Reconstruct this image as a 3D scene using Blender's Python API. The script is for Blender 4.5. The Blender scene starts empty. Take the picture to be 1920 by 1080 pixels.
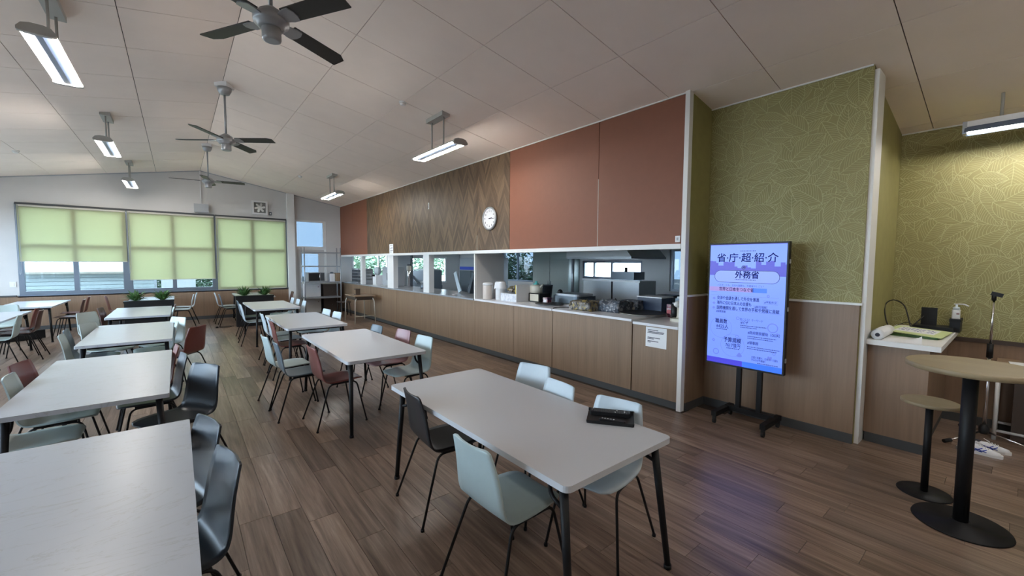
import bpy, bmesh, math, random
from mathutils import Vector, Matrix
random.seed(7)
C = bpy.context.scene.collection
S = bpy.context.scene
PI = math.pi
R = math.radians

# ------------------------------------------------------------------ camera, world, exposure
cam_d = bpy.data.cameras.new('camera'); cam = bpy.data.objects.new('camera', cam_d); C.objects.link(cam)
F, YAW, PITCH, ROLL = 772.44, 0.681629, -0.06122, 0.006332
_cy, _sy, _cp, _sp = math.cos(YAW), math.sin(YAW), math.cos(PITCH), math.sin(PITCH)
_f = Vector((_sy*_cp, _cy*_cp, _sp)); _r = Vector((_cy, -_sy, 0)); _u = _r.cross(_f)
_c, _s = math.cos(ROLL), math.sin(ROLL)
_r2 = _c*_r + _s*_u; _u2 = -_s*_r + _c*_u
m = Matrix((( _r2.x, _u2.x, -_f.x, 0), (_r2.y, _u2.y, -_f.y, 0), (_r2.z, _u2.z, -_f.z, 1.65), (0, 0, 0, 1)))
cam.matrix_world = m
cam_d.sensor_width = 36; cam_d.lens = 36*F/1920; cam_d.clip_start = .02
S.camera = cam
S.view_settings.view_transform = 'Standard'
try: S.view_settings.look = 'None'
except Exception: pass
S.view_settings.gamma = 1; S.view_settings.use_curve_mapping = False
S.view_settings.exposure = 2.30
SKY = 4.0
TUBE = 26.5

W = bpy.data.worlds.new('sky'); S.world = W; W.use_nodes = True
nt = W.node_tree; nt.nodes.clear()
def _n(t, k, **kw):
    n = t.nodes.new(k)
    for a, b in kw.items(): setattr(n, a, b)
    return n
out = _n(nt, 'ShaderNodeOutputWorld'); bg = _n(nt, 'ShaderNodeBackground'); tc = _n(nt, 'ShaderNodeTexCoord')
no = _n(nt, 'ShaderNodeTexNoise'); no.inputs['Scale'].default_value = 3.2; no.inputs['Detail'].default_value = 5
cr = _n(nt, 'ShaderNodeValToRGB')
cr.color_ramp.elements[0].position = .38; cr.color_ramp.elements[0].color = (.56, .71, .96, 1)
cr.color_ramp.elements[1].position = .66; cr.color_ramp.elements[1].color = (.90, .93, 1.0, 1)
nt.links.new(tc.outputs['Generated'], no.inputs['Vector']); nt.links.new(no.outputs['Fac'], cr.inputs['Fac'])
nt.links.new(cr.outputs['Color'], bg.inputs['Color']); bg.inputs['Strength'].default_value = SKY
nt.links.new(bg.outputs['Background'], out.inputs['Surface'])

# ------------------------------------------------------------------ materials
def mat(name, col, rough=.5, metal=0, spec=.5, emis=None, es=0, trans=0):
    m = bpy.data.materials.new(name); m.use_nodes = True
    b = m.node_tree.nodes['Principled BSDF']
    b.inputs['Base Color'].default_value = (*col, 1); b.inputs['Roughness'].default_value = rough
    b.inputs['Metallic'].default_value = metal; b.inputs['Specular IOR Level'].default_value = spec
    if emis: b.inputs['Emission Color'].default_value = (*emis, 1); b.inputs['Emission Strength'].default_value = es
    return m
def bsdf(m): return m.node_tree.nodes['Principled BSDF']
def mixcol(t, fac, a, b, blend='MIX'):
    n = t.nodes.new('ShaderNodeMix'); n.data_type = 'RGBA'; n.blend_type = blend
    for i, v in ((0, fac), (6, a), (7, b)):
        if isinstance(v, (int, float)): n.inputs[i].default_value = v
        elif isinstance(v, tuple): n.inputs[i].default_value = (*v, 1)
        else: t.links.new(v, n.inputs[i])
    return n.outputs[2]
def math_(t, op, a, b=None, c=None):
    n = t.nodes.new('ShaderNodeMath'); n.operation = op
    for i, v in enumerate((a, b, c)):
        if v is None: continue
        if isinstance(v, (int, float)): n.inputs[i].default_value = v
        else: t.links.new(v, n.inputs[i])
    return n.outputs[0]
def noise(t, vec, scale, detail=3, rough=.55, dist=0):
    n = t.nodes.new('ShaderNodeTexNoise'); n.inputs['Scale'].default_value = scale
    n.inputs['Detail'].default_value = detail; n.inputs['Roughness'].default_value = rough; n.inputs['Distortion'].default_value = dist
    if vec is not None: t.links.new(vec, n.inputs['Vector'])
    return n.outputs['Fac']
def mapping(t, vec, scale=(1, 1, 1), loc=(0, 0, 0)):
    n = t.nodes.new('ShaderNodeMapping'); n.inputs['Scale'].default_value = scale; n.inputs['Location'].default_value = loc
    t.links.new(vec, n.inputs['Vector']); return n.outputs['Vector']
def ramp(t, fac, stops):
    n = t.nodes.new('ShaderNodeValToRGB'); e = n.color_ramp.elements
    while len(e) < len(stops): e.new(.5)
    for k, (p, c) in enumerate(stops): e[k].position = p; e[k].color = (*c, 1)
    t.links.new(fac, n.inputs['Fac']); return n.outputs['Color']
def position(t): return t.nodes.new('ShaderNodeNewGeometry').outputs['Position']
def bump(m, h, strength=.1, dist=.01):
    t = m.node_tree; n = t.nodes.new('ShaderNodeBump'); n.inputs['Strength'].default_value = strength; n.inputs['Distance'].default_value = dist
    t.links.new(h, n.inputs['Height']); t.links.new(n.outputs['Normal'], bsdf(m).inputs['Normal'])
def speckle(name, col, rough, amt=.06, scale=40, **kw):
    m = mat(name, col, rough, **kw); t = m.node_tree
    f = noise(t, position(t), scale, 4)
    c = mixcol(t, f, tuple(x*(1-amt) for x in col), tuple(min(1, x*(1+amt)) for x in col))
    t.links.new(c, bsdf(m).inputs['Base Color']); return m

M = {}
M['ceiling'] = speckle('ceiling_board', (.90, .785, .70), .85, .05, 3)
M['joint'] = mat('dark_joint', (.06, .045, .035), .9)
M['white_wall'] = speckle('white_wall', (.57, .56, .545), .85, .03, 5)
M['white_trim'] = mat('white_trim', (.72, .72, .70), .45)
M['metal_frame'] = mat('window_metal', (.17, .20, .24), .4, .6)
M['grey_base'] = mat('grey_baseboard', (.055, .058, .06), .6)
M['black'] = mat('black_metal', (.007, .007, .008), .5, spec=.25)
M['black_plastic'] = mat('black_plastic', (.010, .010, .011), .42, spec=.3)
M['rubber'] = mat('rubber', (.01, .01, .01), .8)
M['chrome'] = mat('chrome', (.7, .7, .72), .2, 1)
M['steel'] = speckle('stainless_steel', (.34, .36, .38), .42, .08, 6, metal=.55); M['hood'] = mat('hood_grey', (.55, .58, .58), .5)
M['steel_dark'] = mat('dark_steel', (.10, .12, .14), .35, .7)
M['white_plastic'] = mat('white_plastic', (.70, .70, .70), .4); M['detector'] = mat('detector_white', (.88, .87, .84), .5)
M['grey_plastic'] = mat('grey_plastic', (.36, .38, .40), .5)
M['beige_metal'] = mat('beige_metal', (.52, .50, .43), .5)
M['paper'] = mat('paper', (.72, .73, .74), .8)
M['ink'] = mat('ink', (.04, .04, .06), .8)
M['ink_blue'] = mat('ink_blue', (.08, .09, .35), .8)
M['fan_metal'] = mat('fan_grey', (.36, .37, .38), .35, .4)
M['fan_blade'] = mat('fan_blade', (.030, .029, .026), .45)
M['tube'] = mat('lit_tube', (.9, .9, .9), .5, emis=(1.0, .95, .89), es=TUBE)
M['lamp_metal'] = mat('lamp_housing', (.40, .39, .36), .5)
M['reflector'] = mat('lamp_reflector', (.10, .135, .21), .35)
M['vent_grey'] = mat('vent_grey', (.20, .20, .19), .6); M['teal'] = mat('teal_plastic', (.10, .45, .42), .4)
M['ivory'] = mat('ivory_enamel', (.55, .52, .43), .3)
M['pinkish'] = mat('pinkish_white_enamel', (.58, .50, .44), .4)
M['green_leaf'] = speckle('green_leaf', (.05, .13, .03), .55, .6, 30)
M['soil'] = mat('soil', (.03, .02, .015), .9)
M['navy'] = mat('navy_box', (.012, .025, .06), .4)
M['red'] = mat('red_plastic', (.35, .02, .03), .4)
M['blue'] = mat('blue_strip', (.01, .05, .40), .4)
M['yellow'] = mat('yellow_pack', (.45, .36, .06), .6)
M['dark_wood'] = mat('dark_wood', (.05, .032, .022), .55)
M['desk_wood'] = mat('desk_wood', (.22, .15, .09), .5)
M['cream'] = mat('cream_tray', (.55, .52, .44), .45)
M['lightgreen'] = mat('lime_card', (.52, .60, .28), .7)

def wood(name, c1, c2, axis='z', rough=.45, scale=1.0):
    m = mat(name, c1, rough); t = m.node_tree; p = position(t)
    sc = {'z': (38, 38, 1.6), 'y': (38, 1.6, 38), 'x': (1.6, 38, 38)}[axis]
    v = mapping(t, p, tuple(s*scale for s in sc))
    f1 = noise(t, v, 1.0, 5, .6); f2 = noise(t, mapping(t, p, tuple(s*.22*scale for s in sc)), 1.0, 2)
    f = math_(t, 'ADD', math_(t, 'MULTIPLY', f1, .55), math_(t, 'MULTIPLY', f2, .45))
    t.links.new(ramp(t, f, [(.32, c1), (.68, c2)]), bsdf(m).inputs['Base Color'])
    return m
M['counter_wood'] = wood('oak_laminate', (.185, .118, .072), (.262, .175, .110))
M['dado_wood'] = wood('oak_dado', (.195, .122, .075), (.270, .178, .114))
M['top_wood'] = wood('pale_oak_top', (.225, .172, .098), (.285, .222, .13), 'y')

def plank_material():
    m = mat('floor_plank', (.2, .15, .1), .31); t = m.node_tree
    oi = t.nodes.new('ShaderNodeObjectInfo'); ge = t.nodes.new('ShaderNodeNewGeometry')
    rnd = math_(t, 'FRACT', math_(t, 'ADD', oi.outputs['Random'], ge.outputs['Random Per Island']))
    cx = t.nodes.new('ShaderNodeCombineXYZ')
    for i in range(3): t.links.new(math_(t, 'MULTIPLY', rnd, 31.0 + 17*i), cx.inputs[i])
    va = t.nodes.new('ShaderNodeVectorMath'); va.operation = 'ADD'
    t.links.new(ge.outputs['Position'], va.inputs[0]); t.links.new(cx.outputs[0], va.inputs[1])
    v = va.outputs[0]
    f1 = noise(t, mapping(t, v, (58, 2.6, 1)), 1, 6, .65, .5)
    f2 = noise(t, mapping(t, v, (15, .9, 1)), 1, 3, .5, 1.2)
    f = math_(t, 'ADD', math_(t, 'MULTIPLY', f1, .45), math_(t, 'MULTIPLY', f2, .55))
    c = ramp(t, f, [(.34, (.082, .050, .034)), (.46, (.155, .103, .073)), (.56, (.215, .150, .110)), (.70, (.33, .245, .185))])
    br = math_(t, 'ADD', math_(t, 'MULTIPLY', rnd, .55), .72)
    mul = t.nodes.new('ShaderNodeVectorMath'); mul.operation = 'SCALE'
    t.links.new(c, mul.inputs[0]); t.links.new(br, mul.inputs['Scale'])
    t.links.new(mul.outputs[0], bsdf(m).inputs['Base Color'])
    bump(m, f1, .08, .002)
    return m
M['plank'] = plank_material()

def herringbone():
    m = mat('herringbone_laminate', (.3, .2, .14), .5); t = m.node_tree
    sx = t.nodes.new('ShaderNodeSeparateXYZ'); t.links.new(position(t), sx.inputs[0])
    y, z = sx.outputs['Y'], sx.outputs['Z']
    cw = .185
    yc = math_(t, 'DIVIDE', y, cw); col = math_(t, 'FLOOR', yc); fr = math_(t, 'FRACT', yc)
    odd = math_(t, 'MODULO', math_(t, 'ABSOLUTE', col), 2.0)
    d = math_(t, 'ABSOLUTE', math_(t, 'SUBTRACT', fr, odd))            # zig-zag
    zz = math_(t, 'ADD', z, math_(t, 'MULTIPLY', d, cw*2.0))
    row = math_(t, 'DIVIDE', zz, .105); rid = math_(t, 'FLOOR', row); rf = math_(t, 'FRACT', row)
    cb = t.nodes.new('ShaderNodeCombineXYZ'); t.links.new(col, cb.inputs[0]); t.links.new(rid, cb.inputs[1])
    wn = t.nodes.new('ShaderNodeTexWhiteNoise'); wn.noise_dimensions = '2D'; t.links.new(cb.outputs[0], wn.inputs['Vector'])
    cb2 = t.nodes.new('ShaderNodeCombineXYZ')
    t.links.new(math_(t, 'MULTIPLY', row, 4.0), cb2.inputs[0]); t.links.new(math_(t, 'MULTIPLY', y, 9.0), cb2.inputs[1]); t.links.new(wn.outputs['Value'], cb2.inputs[2])
    g = noise(t, cb2.outputs[0], 1.0, 4, .6)
    c = ramp(t, wn.outputs['Value'], [(0, (.042, .023, .011)), (.45, (.090, .053, .026)), (1, (.19, .118, .063))])
    c = mixcol(t, .42, c, ramp(t, g, [(.35, (.055, .032, .016)), (.65, (.165, .102, .054))]))
    edge = math_(t, 'LESS_THAN', rf, .07)
    c = mixcol(t, math_(t, 'MULTIPLY', edge, .45), c, (.045, .027, .015))
    t.links.new(c, bsdf(m).inputs['Base Color'])
    return m
M['herringbone'] = herringbone()
M['terracotta'] = speckle('terracotta_panel', (.215, .076, .040), .62, .06, 14)
M['wallpaper'] = speckle('olive_wallpaper', (.245, .220, .078), .6, .18, 9)
M['wallpaper_line'] = mat('wallpaper_line', (.45, .42, .21), .5)
def marble():
    m = mat('white_laminate', (.70, .71, .72), .30); t = m.node_tree
    p = position(t)
    f = noise(t, mapping(t, p, (1.2, 3.5, 1)), 1.5, 6, .6, 1.5)
    v = math_(t, 'ABSOLUTE', math_(t, 'SUBTRACT', f, .5))
    c = ramp(t, v, [(0, (.37, .38, .39)), (.012, (.425, .445, .48)), (1, (.435, .46, .50))])  # bluish daylight reflection is put into the tabletop colour
    sp = noise(t, p, 23, 2, .5)
    c2 = mixcol(t, math_(t, 'GREATER_THAN', sp, .765), c, (.35, .35, .35))
    t.links.new(c2, bsdf(m).inputs['Base Color']); return m
M['marble'] = marble()
M['table_white'] = mat('table_laminate', (.50, .515, .54), .34)  # slight blue stands for daylight reflected in the tops
M['table_edge'] = mat('table_edge', (.52, .51, .49), .45)
M['counter_top'] = mat('counter_top', (.66, .67, .70), .25)
M['stone_top'] = speckle('grey_worktop', (.30, .32, .34), .22, .1, 30)

def shell(name, col, rough=.36): return speckle(name, col, rough, .04, 25, spec=.4)
M['pale'] = shell('pale_blue_grey', (.385, .47, .47))
M['ltblue'] = shell('light_blue_grey', (.46, .53, .57))
M['greygreen'] = shell('grey_green', (.36, .42, .40))
M['navyblack'] = shell('navy_black', (.020, .026, .034), .30)
M['blackshell'] = shell('black_shell', (.014, .014, .016), .4)
M['slate'] = shell('slate_grey', (.10, .13, .155), .34)
M['redshell'] = shell('brick_red', (.155, .050, .042), .36)
M['pink'] = shell('dusty_pink', (.30, .16, .17), .34)
M['brown'] = shell('dark_red_brown', (.085, .040, .034), .36)

def thin(name, tint, refl=.08, alpha=1):
    m = bpy.data.materials.new(name); m.use_nodes = True; t = m.node_tree; t.nodes.clear()
    o = t.nodes.new('ShaderNodeOutputMaterial'); mx = t.nodes.new('ShaderNodeMixShader')
    tr = t.nodes.new('ShaderNodeBsdfTransparent'); tr.inputs[0].default_value = (*tint, 1)
    gl = t.nodes.new('ShaderNodeBsdfGlossy'); gl.inputs['Roughness'].default_value = .02
    lw = t.nodes.new('ShaderNodeLayerWeight'); lw.inputs[0].default_value = .5
    fr = math_(t, 'ADD', math_(t, 'MULTIPLY', math_(t, 'POWER', lw.outputs['Facing'], 5.0), .6), .03)
    t.links.new(fr, mx.inputs[0]); t.links.new(tr.outputs[0], mx.inputs[1]); t.links.new(gl.outputs[0], mx.inputs[2])
    t.links.new(mx.outputs[0], o.inputs[0]); return m
M['glass'] = thin('window_glass', (.86, .92, .93)); M['endglass'] = thin('end_window_glass', (.445, .50, .51))  # end panes get a grey tint, added to dim the outdoor view
M['blueglass'] = thin('dimming_glass', (.18, .21, .225))  # strong tint added to dim the sky behind these panes
def blind_material():
    m = bpy.data.materials.new('lime_blind_fabric'); m.use_nodes = True; t = m.node_tree; t.nodes.clear()
    o = t.nodes.new('ShaderNodeOutputMaterial'); mx = t.nodes.new('ShaderNodeMixShader'); mx.inputs[0].default_value = .66
    d = t.nodes.new('ShaderNodeBsdfDiffuse'); tl = t.nodes.new('ShaderNodeBsdfTranslucent')
    p = position(t); f = noise(t, p, 300, 2)
    c = mixcol(t, f, (.66, .665, .46), (.71, .715, .50))
    t.links.new(c, d.inputs[0]); t.links.new(c, tl.inputs[0])
    t.links.new(d.outputs[0], mx.inputs[1]); t.links.new(tl.outputs[0], mx.inputs[2]); t.links.new(mx.outputs[0], o.inputs[0])
    return m
M['blind'] = blind_material()

# ------------------------------------------------------------------ helpers
class B:
    """collects shapes in a bmesh"""
    def __init__(s): s.bm = bmesh.new()
    def box(s, x0, x1, y0, y1, z0, z1, mtx=None, mi=0):
        vs = [s.bm.verts.new(Vector(p) if mtx is None else mtx @ Vector(p)) for p in
              ((x0,y0,z0),(x1,y0,z0),(x1,y1,z0),(x0,y1,z0),(x0,y0,z1),(x1,y0,z1),(x1,y1,z1),(x0,y1,z1))]
        for q in ((3,2,1,0),(4,5,6,7),(0,1,5,4),(1,2,6,5),(2,3,7,6),(3,0,4,7)):
            f = s.bm.faces.new([vs[i] for i in q]); f.material_index = mi
        return s
    def prism(s, pts, z0, z1, mtx=None, smooth=False):
        """pts: 2D outline (ccw) extruded along z"""
        g = (lambda p: Vector(p)) if mtx is None else (lambda p: mtx @ Vector(p))
        a = [s.bm.verts.new(g((x, y, z0))) for x, y in pts]; b = [s.bm.verts.new(g((x, y, z1))) for x, y in pts]
        n = len(pts)
        s.bm.faces.new(a[::-1]); s.bm.faces.new(b)
        for i in range(n):
            f = s.bm.faces.new((a[i], a[(i+1) % n], b[(i+1) % n], b[i])); f.smooth = smooth
        return s
    def lathe(s, prof, n=24, c=(0, 0, 0), mtx=None):
        """prof: (r,z) from bottom to top"""
        rings = []
        for r, z in prof:
            ring = []
            for k in range(n):
                a = 2*PI*k/n; p = Vector((r*math.cos(a), r*math.sin(a), z))
                if mtx is not None: p = mtx @ p
                ring.append(s.bm.verts.new(p + Vector(c)))
            rings.append(ring)
        for i in range(len(rings)-1):
            for k in range(n):
                f = s.bm.faces.new((rings[i][k], rings[i][(k+1) % n], rings[i+1][(k+1) % n], rings[i+1][k])); f.smooth = True
        s.bm.faces.new(rings[0][::-1]); s.bm.faces.new(rings[-1])
        return s
    def tube(s, pts, r, n=8, r2=None):
        pts = [Vector(p) for p in pts]; rings = []
        N = len(pts); up = None
        for i, p in enumerate(pts):
            d = (pts[min(i+1, N-1)] - pts[max(i-1, 0)]).normalized()
            if up is None:
                a = Vector((0, 0, 1)) if abs(d.z) < .9 else Vector((1, 0, 0))
                up = d.cross(a).normalized()
            up = (up - d*up.dot(d)).normalized(); v = d.cross(up)
            rr = r if r2 is None else r + (r2-r)*i/(N-1)
            rings.append([s.bm.verts.new(p + up*rr*math.cos(2*PI*k/n) + v*rr*math.sin(2*PI*k/n)) for k in range(n)])
        for i in range(N-1):
            for k in range(n):
                f = s.bm.faces.new((rings[i][k], rings[i][(k+1) % n], rings[i+1][(k+1) % n], rings[i+1][k])); f.smooth = True
        s.bm.faces.new(rings[0][::-1]); s.bm.faces.new(rings[-1])
        return s
    def cyl(s, p0, p1, r, n=16, r2=None): return s.tube([p0, p1], r, n, r2)
    def sphere(s, c, r, seg=14, rings=9, sc=(1, 1, 1)):
        mt = Matrix.Translation(c) @ Matrix.Diagonal((*[r*k for k in sc], 1))
        g = bmesh.ops.create_uvsphere(s.bm, u_segments=seg, v_segments=rings, radius=1, matrix=mt)
        for v in g['verts']:
            for f in v.link_faces: f.smooth = True
        return s
    def bevel(s, w, seg=2):
        es = [e for e in s.bm.edges if len(e.link_faces) == 2 and e.calc_face_angle(0) > .6]
        bmesh.ops.bevel(s.bm, geom=es, offset=w, segments=seg, affect='EDGES', profile=.6, clamp_overlap=True)
        return s
    def mesh(s, name, mats):
        me = bpy.data.meshes.new(name)
        bmesh.ops.recalc_face_normals(s.bm, faces=s.bm.faces)
        s.bm.to_mesh(me); s.bm.free()
        for m_ in (mats if isinstance(mats, (list, tuple)) else [mats]): me.materials.append(M[m_] if isinstance(m_, str) else m_)
        return me
    def obj(s, name, mats, parent=None, loc=None, rotz=0):
        return link(name, s.mesh(name, mats), parent, loc, rotz)
def link(name, me, parent=None, loc=None, rotz=0):
    o = bpy.data.objects.new(name, me); C.objects.link(o)
    if parent is not None: o.parent = parent
    if loc is not None: o.location = loc
    if rotz: o.rotation_euler.z = rotz
    return o
def tag(o, label, cat, group=None, kind=None):
    if label: o['label'] = label
    if cat: o['category'] = cat
    if group: o['group'] = group
    if kind: o['kind'] = kind
    return o
def thing(name, label, cat, loc=(0, 0, 0), rotz=0, group=None):
    o = link(name, None, None, loc, rotz); return tag(o, label, cat, group)
def struct(o, label=None):
    o['kind'] = 'structure'
    if label: o['label'] = label
    return o
def dup(root, loc, rotz, label, group=None, name=None):
    r = root.copy(); C.objects.link(r); r.location = loc; r.rotation_euler = (0, 0, rotz); r['label'] = label
    if group: r['group'] = group
    for ch in list(root.children):
        c = ch.copy(); C.objects.link(c); c.parent = r
        for g in ch.children:
            d = g.copy(); C.objects.link(d); d.parent = c
    return r
def rrect(w, h, r, n=4, cx=0, cy=0):
    pts = []
    for sx, sy, a0 in ((1, 1, 0), (-1, 1, 90), (-1, -1, 180), (1, -1, 270)):
        for k in range(n+1):
            a = R(a0 + 90*k/n)
            pts.append((cx + sx*(w/2-r) + r*math.cos(a), cy + sy*(h/2-r) + r*math.sin(a)))
    return pts
def bez(pts, n=8):
    """smooth polyline through pts (Catmull-Rom)"""
    P = [Vector(p) for p in pts]; P = [2*P[0]-P[1]] + P + [2*P[-1]-P[-2]]; o = []
    for i in range(1, len(P)-2):
        for k in range(n):
            t = k/n; a, b, c, d = P[i-1:i+3]
            o.append(.5*((2*b) + (c-a)*t + (2*a-5*b+4*c-d)*t*t + (3*b-a-3*c+d)*t**3))
    o.append(P[-2]); return o
def fillet(pts, r=.03, n=4):
    P = [Vector(p) for p in pts]; o = [P[0]]
    for i in range(1, len(P)-1):
        a = (P[i-1]-P[i]); b = (P[i+1]-P[i]); d = min(r, a.length*.45, b.length*.45)
        p0 = P[i] + a.normalized()*d; p1 = P[i] + b.normalized()*d
        for k in range(n+1):
            t = k/n; o.append(p0*(1-t)**2 + P[i]*2*t*(1-t) + p1*t*t)
    o.append(P[-1]); return o
def holes(b, axis, c0, c1, a0, a1, z0, z1, ops):
    """wall slab: axis 'x' = plane of constant x (runs along y), c0..c1 thickness, a0..a1 run; ops = (a0,a1,z0,z1)"""
    As = sorted({a0, a1, *[o[0] for o in ops], *[o[1] for o in ops]})
    for i in range(len(As)-1):
        l, r = As[i], As[i+1]; mid = (l+r)/2
        cuts = sorted([(o[2], o[3]) for o in ops if o[0] <= mid <= o[1]]); z = z0
        for q0, q1 in cuts + [(z1, z1)]:
            if q0 > z + 1e-6:
                if axis == 'x': b.box(c0, c1, l, r, z, q0)
                else: b.box(l, r, c0, c1, z, q0)
            z = max(z, q1)
def text(body, size, font_bold=0, align='CENTER', flip=None):
    cu = bpy.data.curves.new('lettering', 'FONT'); cu.body = body; cu.size = size; cu.align_x = align; cu.align_y = 'CENTER'
    cu.resolution_u = 2; cu.offset = font_bold; cu.extrude = 0
    o = bpy.data.objects.new('lettering', cu); C.objects.link(o)
    bpy.context.view_layer.update()
    dg = bpy.context.evaluated_depsgraph_get(); me = bpy.data.meshes.new_from_object(o.evaluated_get(dg))
    bpy.data.objects.remove(o); return me
def add_mesh(b, me, mtx, mi=0):
    n0 = len(b.bm.faces); b.bm.from_mesh(me); b.bm.verts.ensure_lookup_table(); b.bm.faces.ensure_lookup_table()
    for f in b.bm.faces[n0:]: f.material_index = mi
    vs = {v for f in b.bm.faces[n0:] for v in f.verts}
    for v in vs: v.co = mtx @ v.co

# room numbers
XW, XA, XR, XL, YE, YB = 4.32, 4.80, 6.40, -4.0, 14.56, -3.6
SL = .179
def cz(x): return 4.16 - SL*abs(x-.58)

# ------------------------------------------------------------------ floor
fl = struct(B().box(XL-.2, 9.3, YB-.2, YE+.2, -.12, -.010).obj('floor', 'joint'), 'brown wood-look plank floor')
PW, PL = .175, 1.02
def plank_mesh():
    b = B(); b.box(-PW/2+.0012, PW/2-.0012, -PL/2+.0012, PL/2-.0012, -.010, 0); return b.mesh('plank', 'plank')
pm = plank_mesh()
known = {0: 2.96, 1: 2.76, 2: 2.395, 12: 1.245, 13: .72, 14: .48, 17: .66, 19: 1.01}
cand = []
for k in range(-26, 35):
    x = .42 + PW*(k+.5)
    off = known.get(k, (k*k*.31 + k*.377) % 1.02)
    y = off % PL - PL*4
    while y < YE + .1:
        yc = y + PL/2
        lim = 4.34 if yc > 2.4 else (4.85 if yc > .9 else 6.4)
        if XL < x < lim and yc > YB:
            d = math.hypot(x, yc); ang = math.degrees(math.atan2(x, yc))
            cand.append((d if -18 < ang < 98 else d + 100, x, yc))
        y += PL
cand.sort()
for i, (d, x, y) in enumerate(cand[:300]): link('plank', pm, fl, (x, y, 0))
b = B()
for d, x, y in cand[300:]: b.box(x-PW/2+.0012, x+PW/2-.0012, y-PL/2+.0012, y+PL/2-.0012, -.010, 0)
o = b.obj('far_planks', 'plank', fl); o['kind'] = 'stuff'

# ------------------------------------------------------------------ ceiling
TH = math.atan(SL)
def slope_box(b, x0, x1, y0, y1, lo, hi):
    vs = []
    for dz in (lo, hi):
        for x, y in ((x0, y0), (x1, y0), (x1, y1), (x0, y1)): vs.append(b.bm.verts.new((x, y, cz(x)+dz)))
    for q in ((3,2,1,0),(4,5,6,7),(0,1,5,4),(1,2,6,5),(2,3,7,6),(3,0,4,7)): b.bm.faces.new([vs[i] for i in q])
b = B(); slope_box(b, .58, 9.4, YB-.2, YE+.3, .012, .10); slope_box(b, XL-.4, .58, YB-.2, YE+.3, .012, .10)
ce = struct(b.obj('ceiling', 'joint'), 'pale gabled ceiling of square boards with dark joints')
G = .0035
cells = {}
PX, PY = .94, .945
for j in range(-5, 15):
    y0, y1 = .67 + PY*j, .67 + PY*(j+1)
    y0 = max(y0, YB); y1 = min(y1, YE)
    if y1 - y0 < .05: continue
    for i in range(-5, 7):
        x0, x1 = .58 + PX*i, .58 + PX*(i+1)
        lim = 4.34 if y0 > 2.3 else XR
        x0 = max(x0, XL); x1 = min(x1, lim)
        if x1 - x0 < .05: continue
        key = (round(x1-x0, 3), round(y1-y0, 3), i >= 0)
        if key not in cells:
            q = B(); s_ = -SL if i >= 0 else SL
            w, d = x1-x0, y1-y0
            vs = []
            for dz in (0, .0125):
                for x, y in ((G, G), (w-G, G), (w-G, d-G), (G, d-G)): vs.append(q.bm.verts.new((x, y, s_*x+dz)))
            for f in ((3,2,1,0),(4,5,6,7),(0,1,5,4),(1,2,6,5),(2,3,7,6),(3,0,4,7)): q.bm.faces.new([vs[t] for t in f])
            cells[key] = q.mesh('ceiling_panel', 'ceiling')
        link('ceiling_panel', cells[key], ce, (x0, y0, cz(x0)))

# ------------------------------------------------------------------ walls
def gable(b, y0, y1, xa, xb, zb):
    pts = [(xa, zb), (xb, zb), (xb, cz(xb)+.03)] + ([(.58, cz(.58)+.03)] if xa < .58 < xb else []) + [(xa, cz(xa)+.03)]
    mt = Matrix(((1, 0, 0, 0), (0, 0, 1, 0), (0, 1, 0, 0), (0, 0, 0, 1)))
    b.prism(pts, y0, y1, mt)
b = B()
holes(b, 'y', YE, YE+.2, XL-.2, 9.2, -.05, 2.6,
      [(-2.86, 2.70, .82, 2.6), (2.93, 3.86, 0, 2.6), (4.70, 5.98, .98, 1.98), (6.86, 8.42, .84, 1.86)])
for x0, x1 in ((XL-.2, -2.86), (2.70, 2.93), (3.86, 9.2)):
    gable(b, YE, YE+.2, x0, x1, 2.6)
gable(b, YE, YE+.2, -2.86, 2.70, 2.97); gable(b, YE, YE+.2, 2.93, 3.86, 2.97)
b.box(-2.86, 2.70, YE, YE+.2, 2.95, 2.97)
struct(b.obj('wall_end', 'white_wall'), 'white gable end wall with the long blind-covered window')
b = B(); b.box(2.70, 2.90, YE-.13, YE+.02, 0, cz(2.9)+.01)
struct(b.obj('trim_pillar', 'white_trim'), 'white pillar between the blinds and the door')
# dado on the end wall
b = B(); b.box(XL, 2.70, YE-.03, YE, .09, .80)
struct(b.obj('trim_end_dado', 'dado_wood'), 'wood dado under the end windows')
b = B(); b.box(XL, 2.72, YE-.045, YE, 0, .09); struct(b.obj('baseboard_end', 'grey_base'))
b = B(); b.box(XL, -2.9, YE-.05, YE, .795, .825); b.box(2.62, 2.70, YE-.05, YE, .795, .825); struct(b.obj('trim_end_rail', 'grey_base'))

# left wall with windows
LW = [(2.2+2.0*k, 2.2+2.0*k+1.8, .86, 2.75) for k in range(6)]
b = B(); holes(b, 'x', XL-.2, XL, YB-.2, YE, -.05, cz(XL)+.03, LW)
struct(b.obj('wall_left', 'white_wall'), 'white outer wall with a row of windows')
b = B(); b.box(YB, YE, 0, 1, 0, 1) if False else b.box(XL, XL+.03, YB, YE-.05, .09, .82)
struct(b.obj('trim_left_dado', 'dado_wood'))
b = B(); b.box(XL, XL+.045, YB, YE-.05, 0, .09); struct(b.obj('baseboard_left', 'grey_base'))
# wall behind the camera
b = B(); b.box(XL-.2, XR+.2, YB-.2, YB, -.05, 3.0); gable(b, YB-.2, YB, XL-.2, XR+.2, 3.0)
struct(b.obj('wall_front', 'white_wall'))
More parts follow.
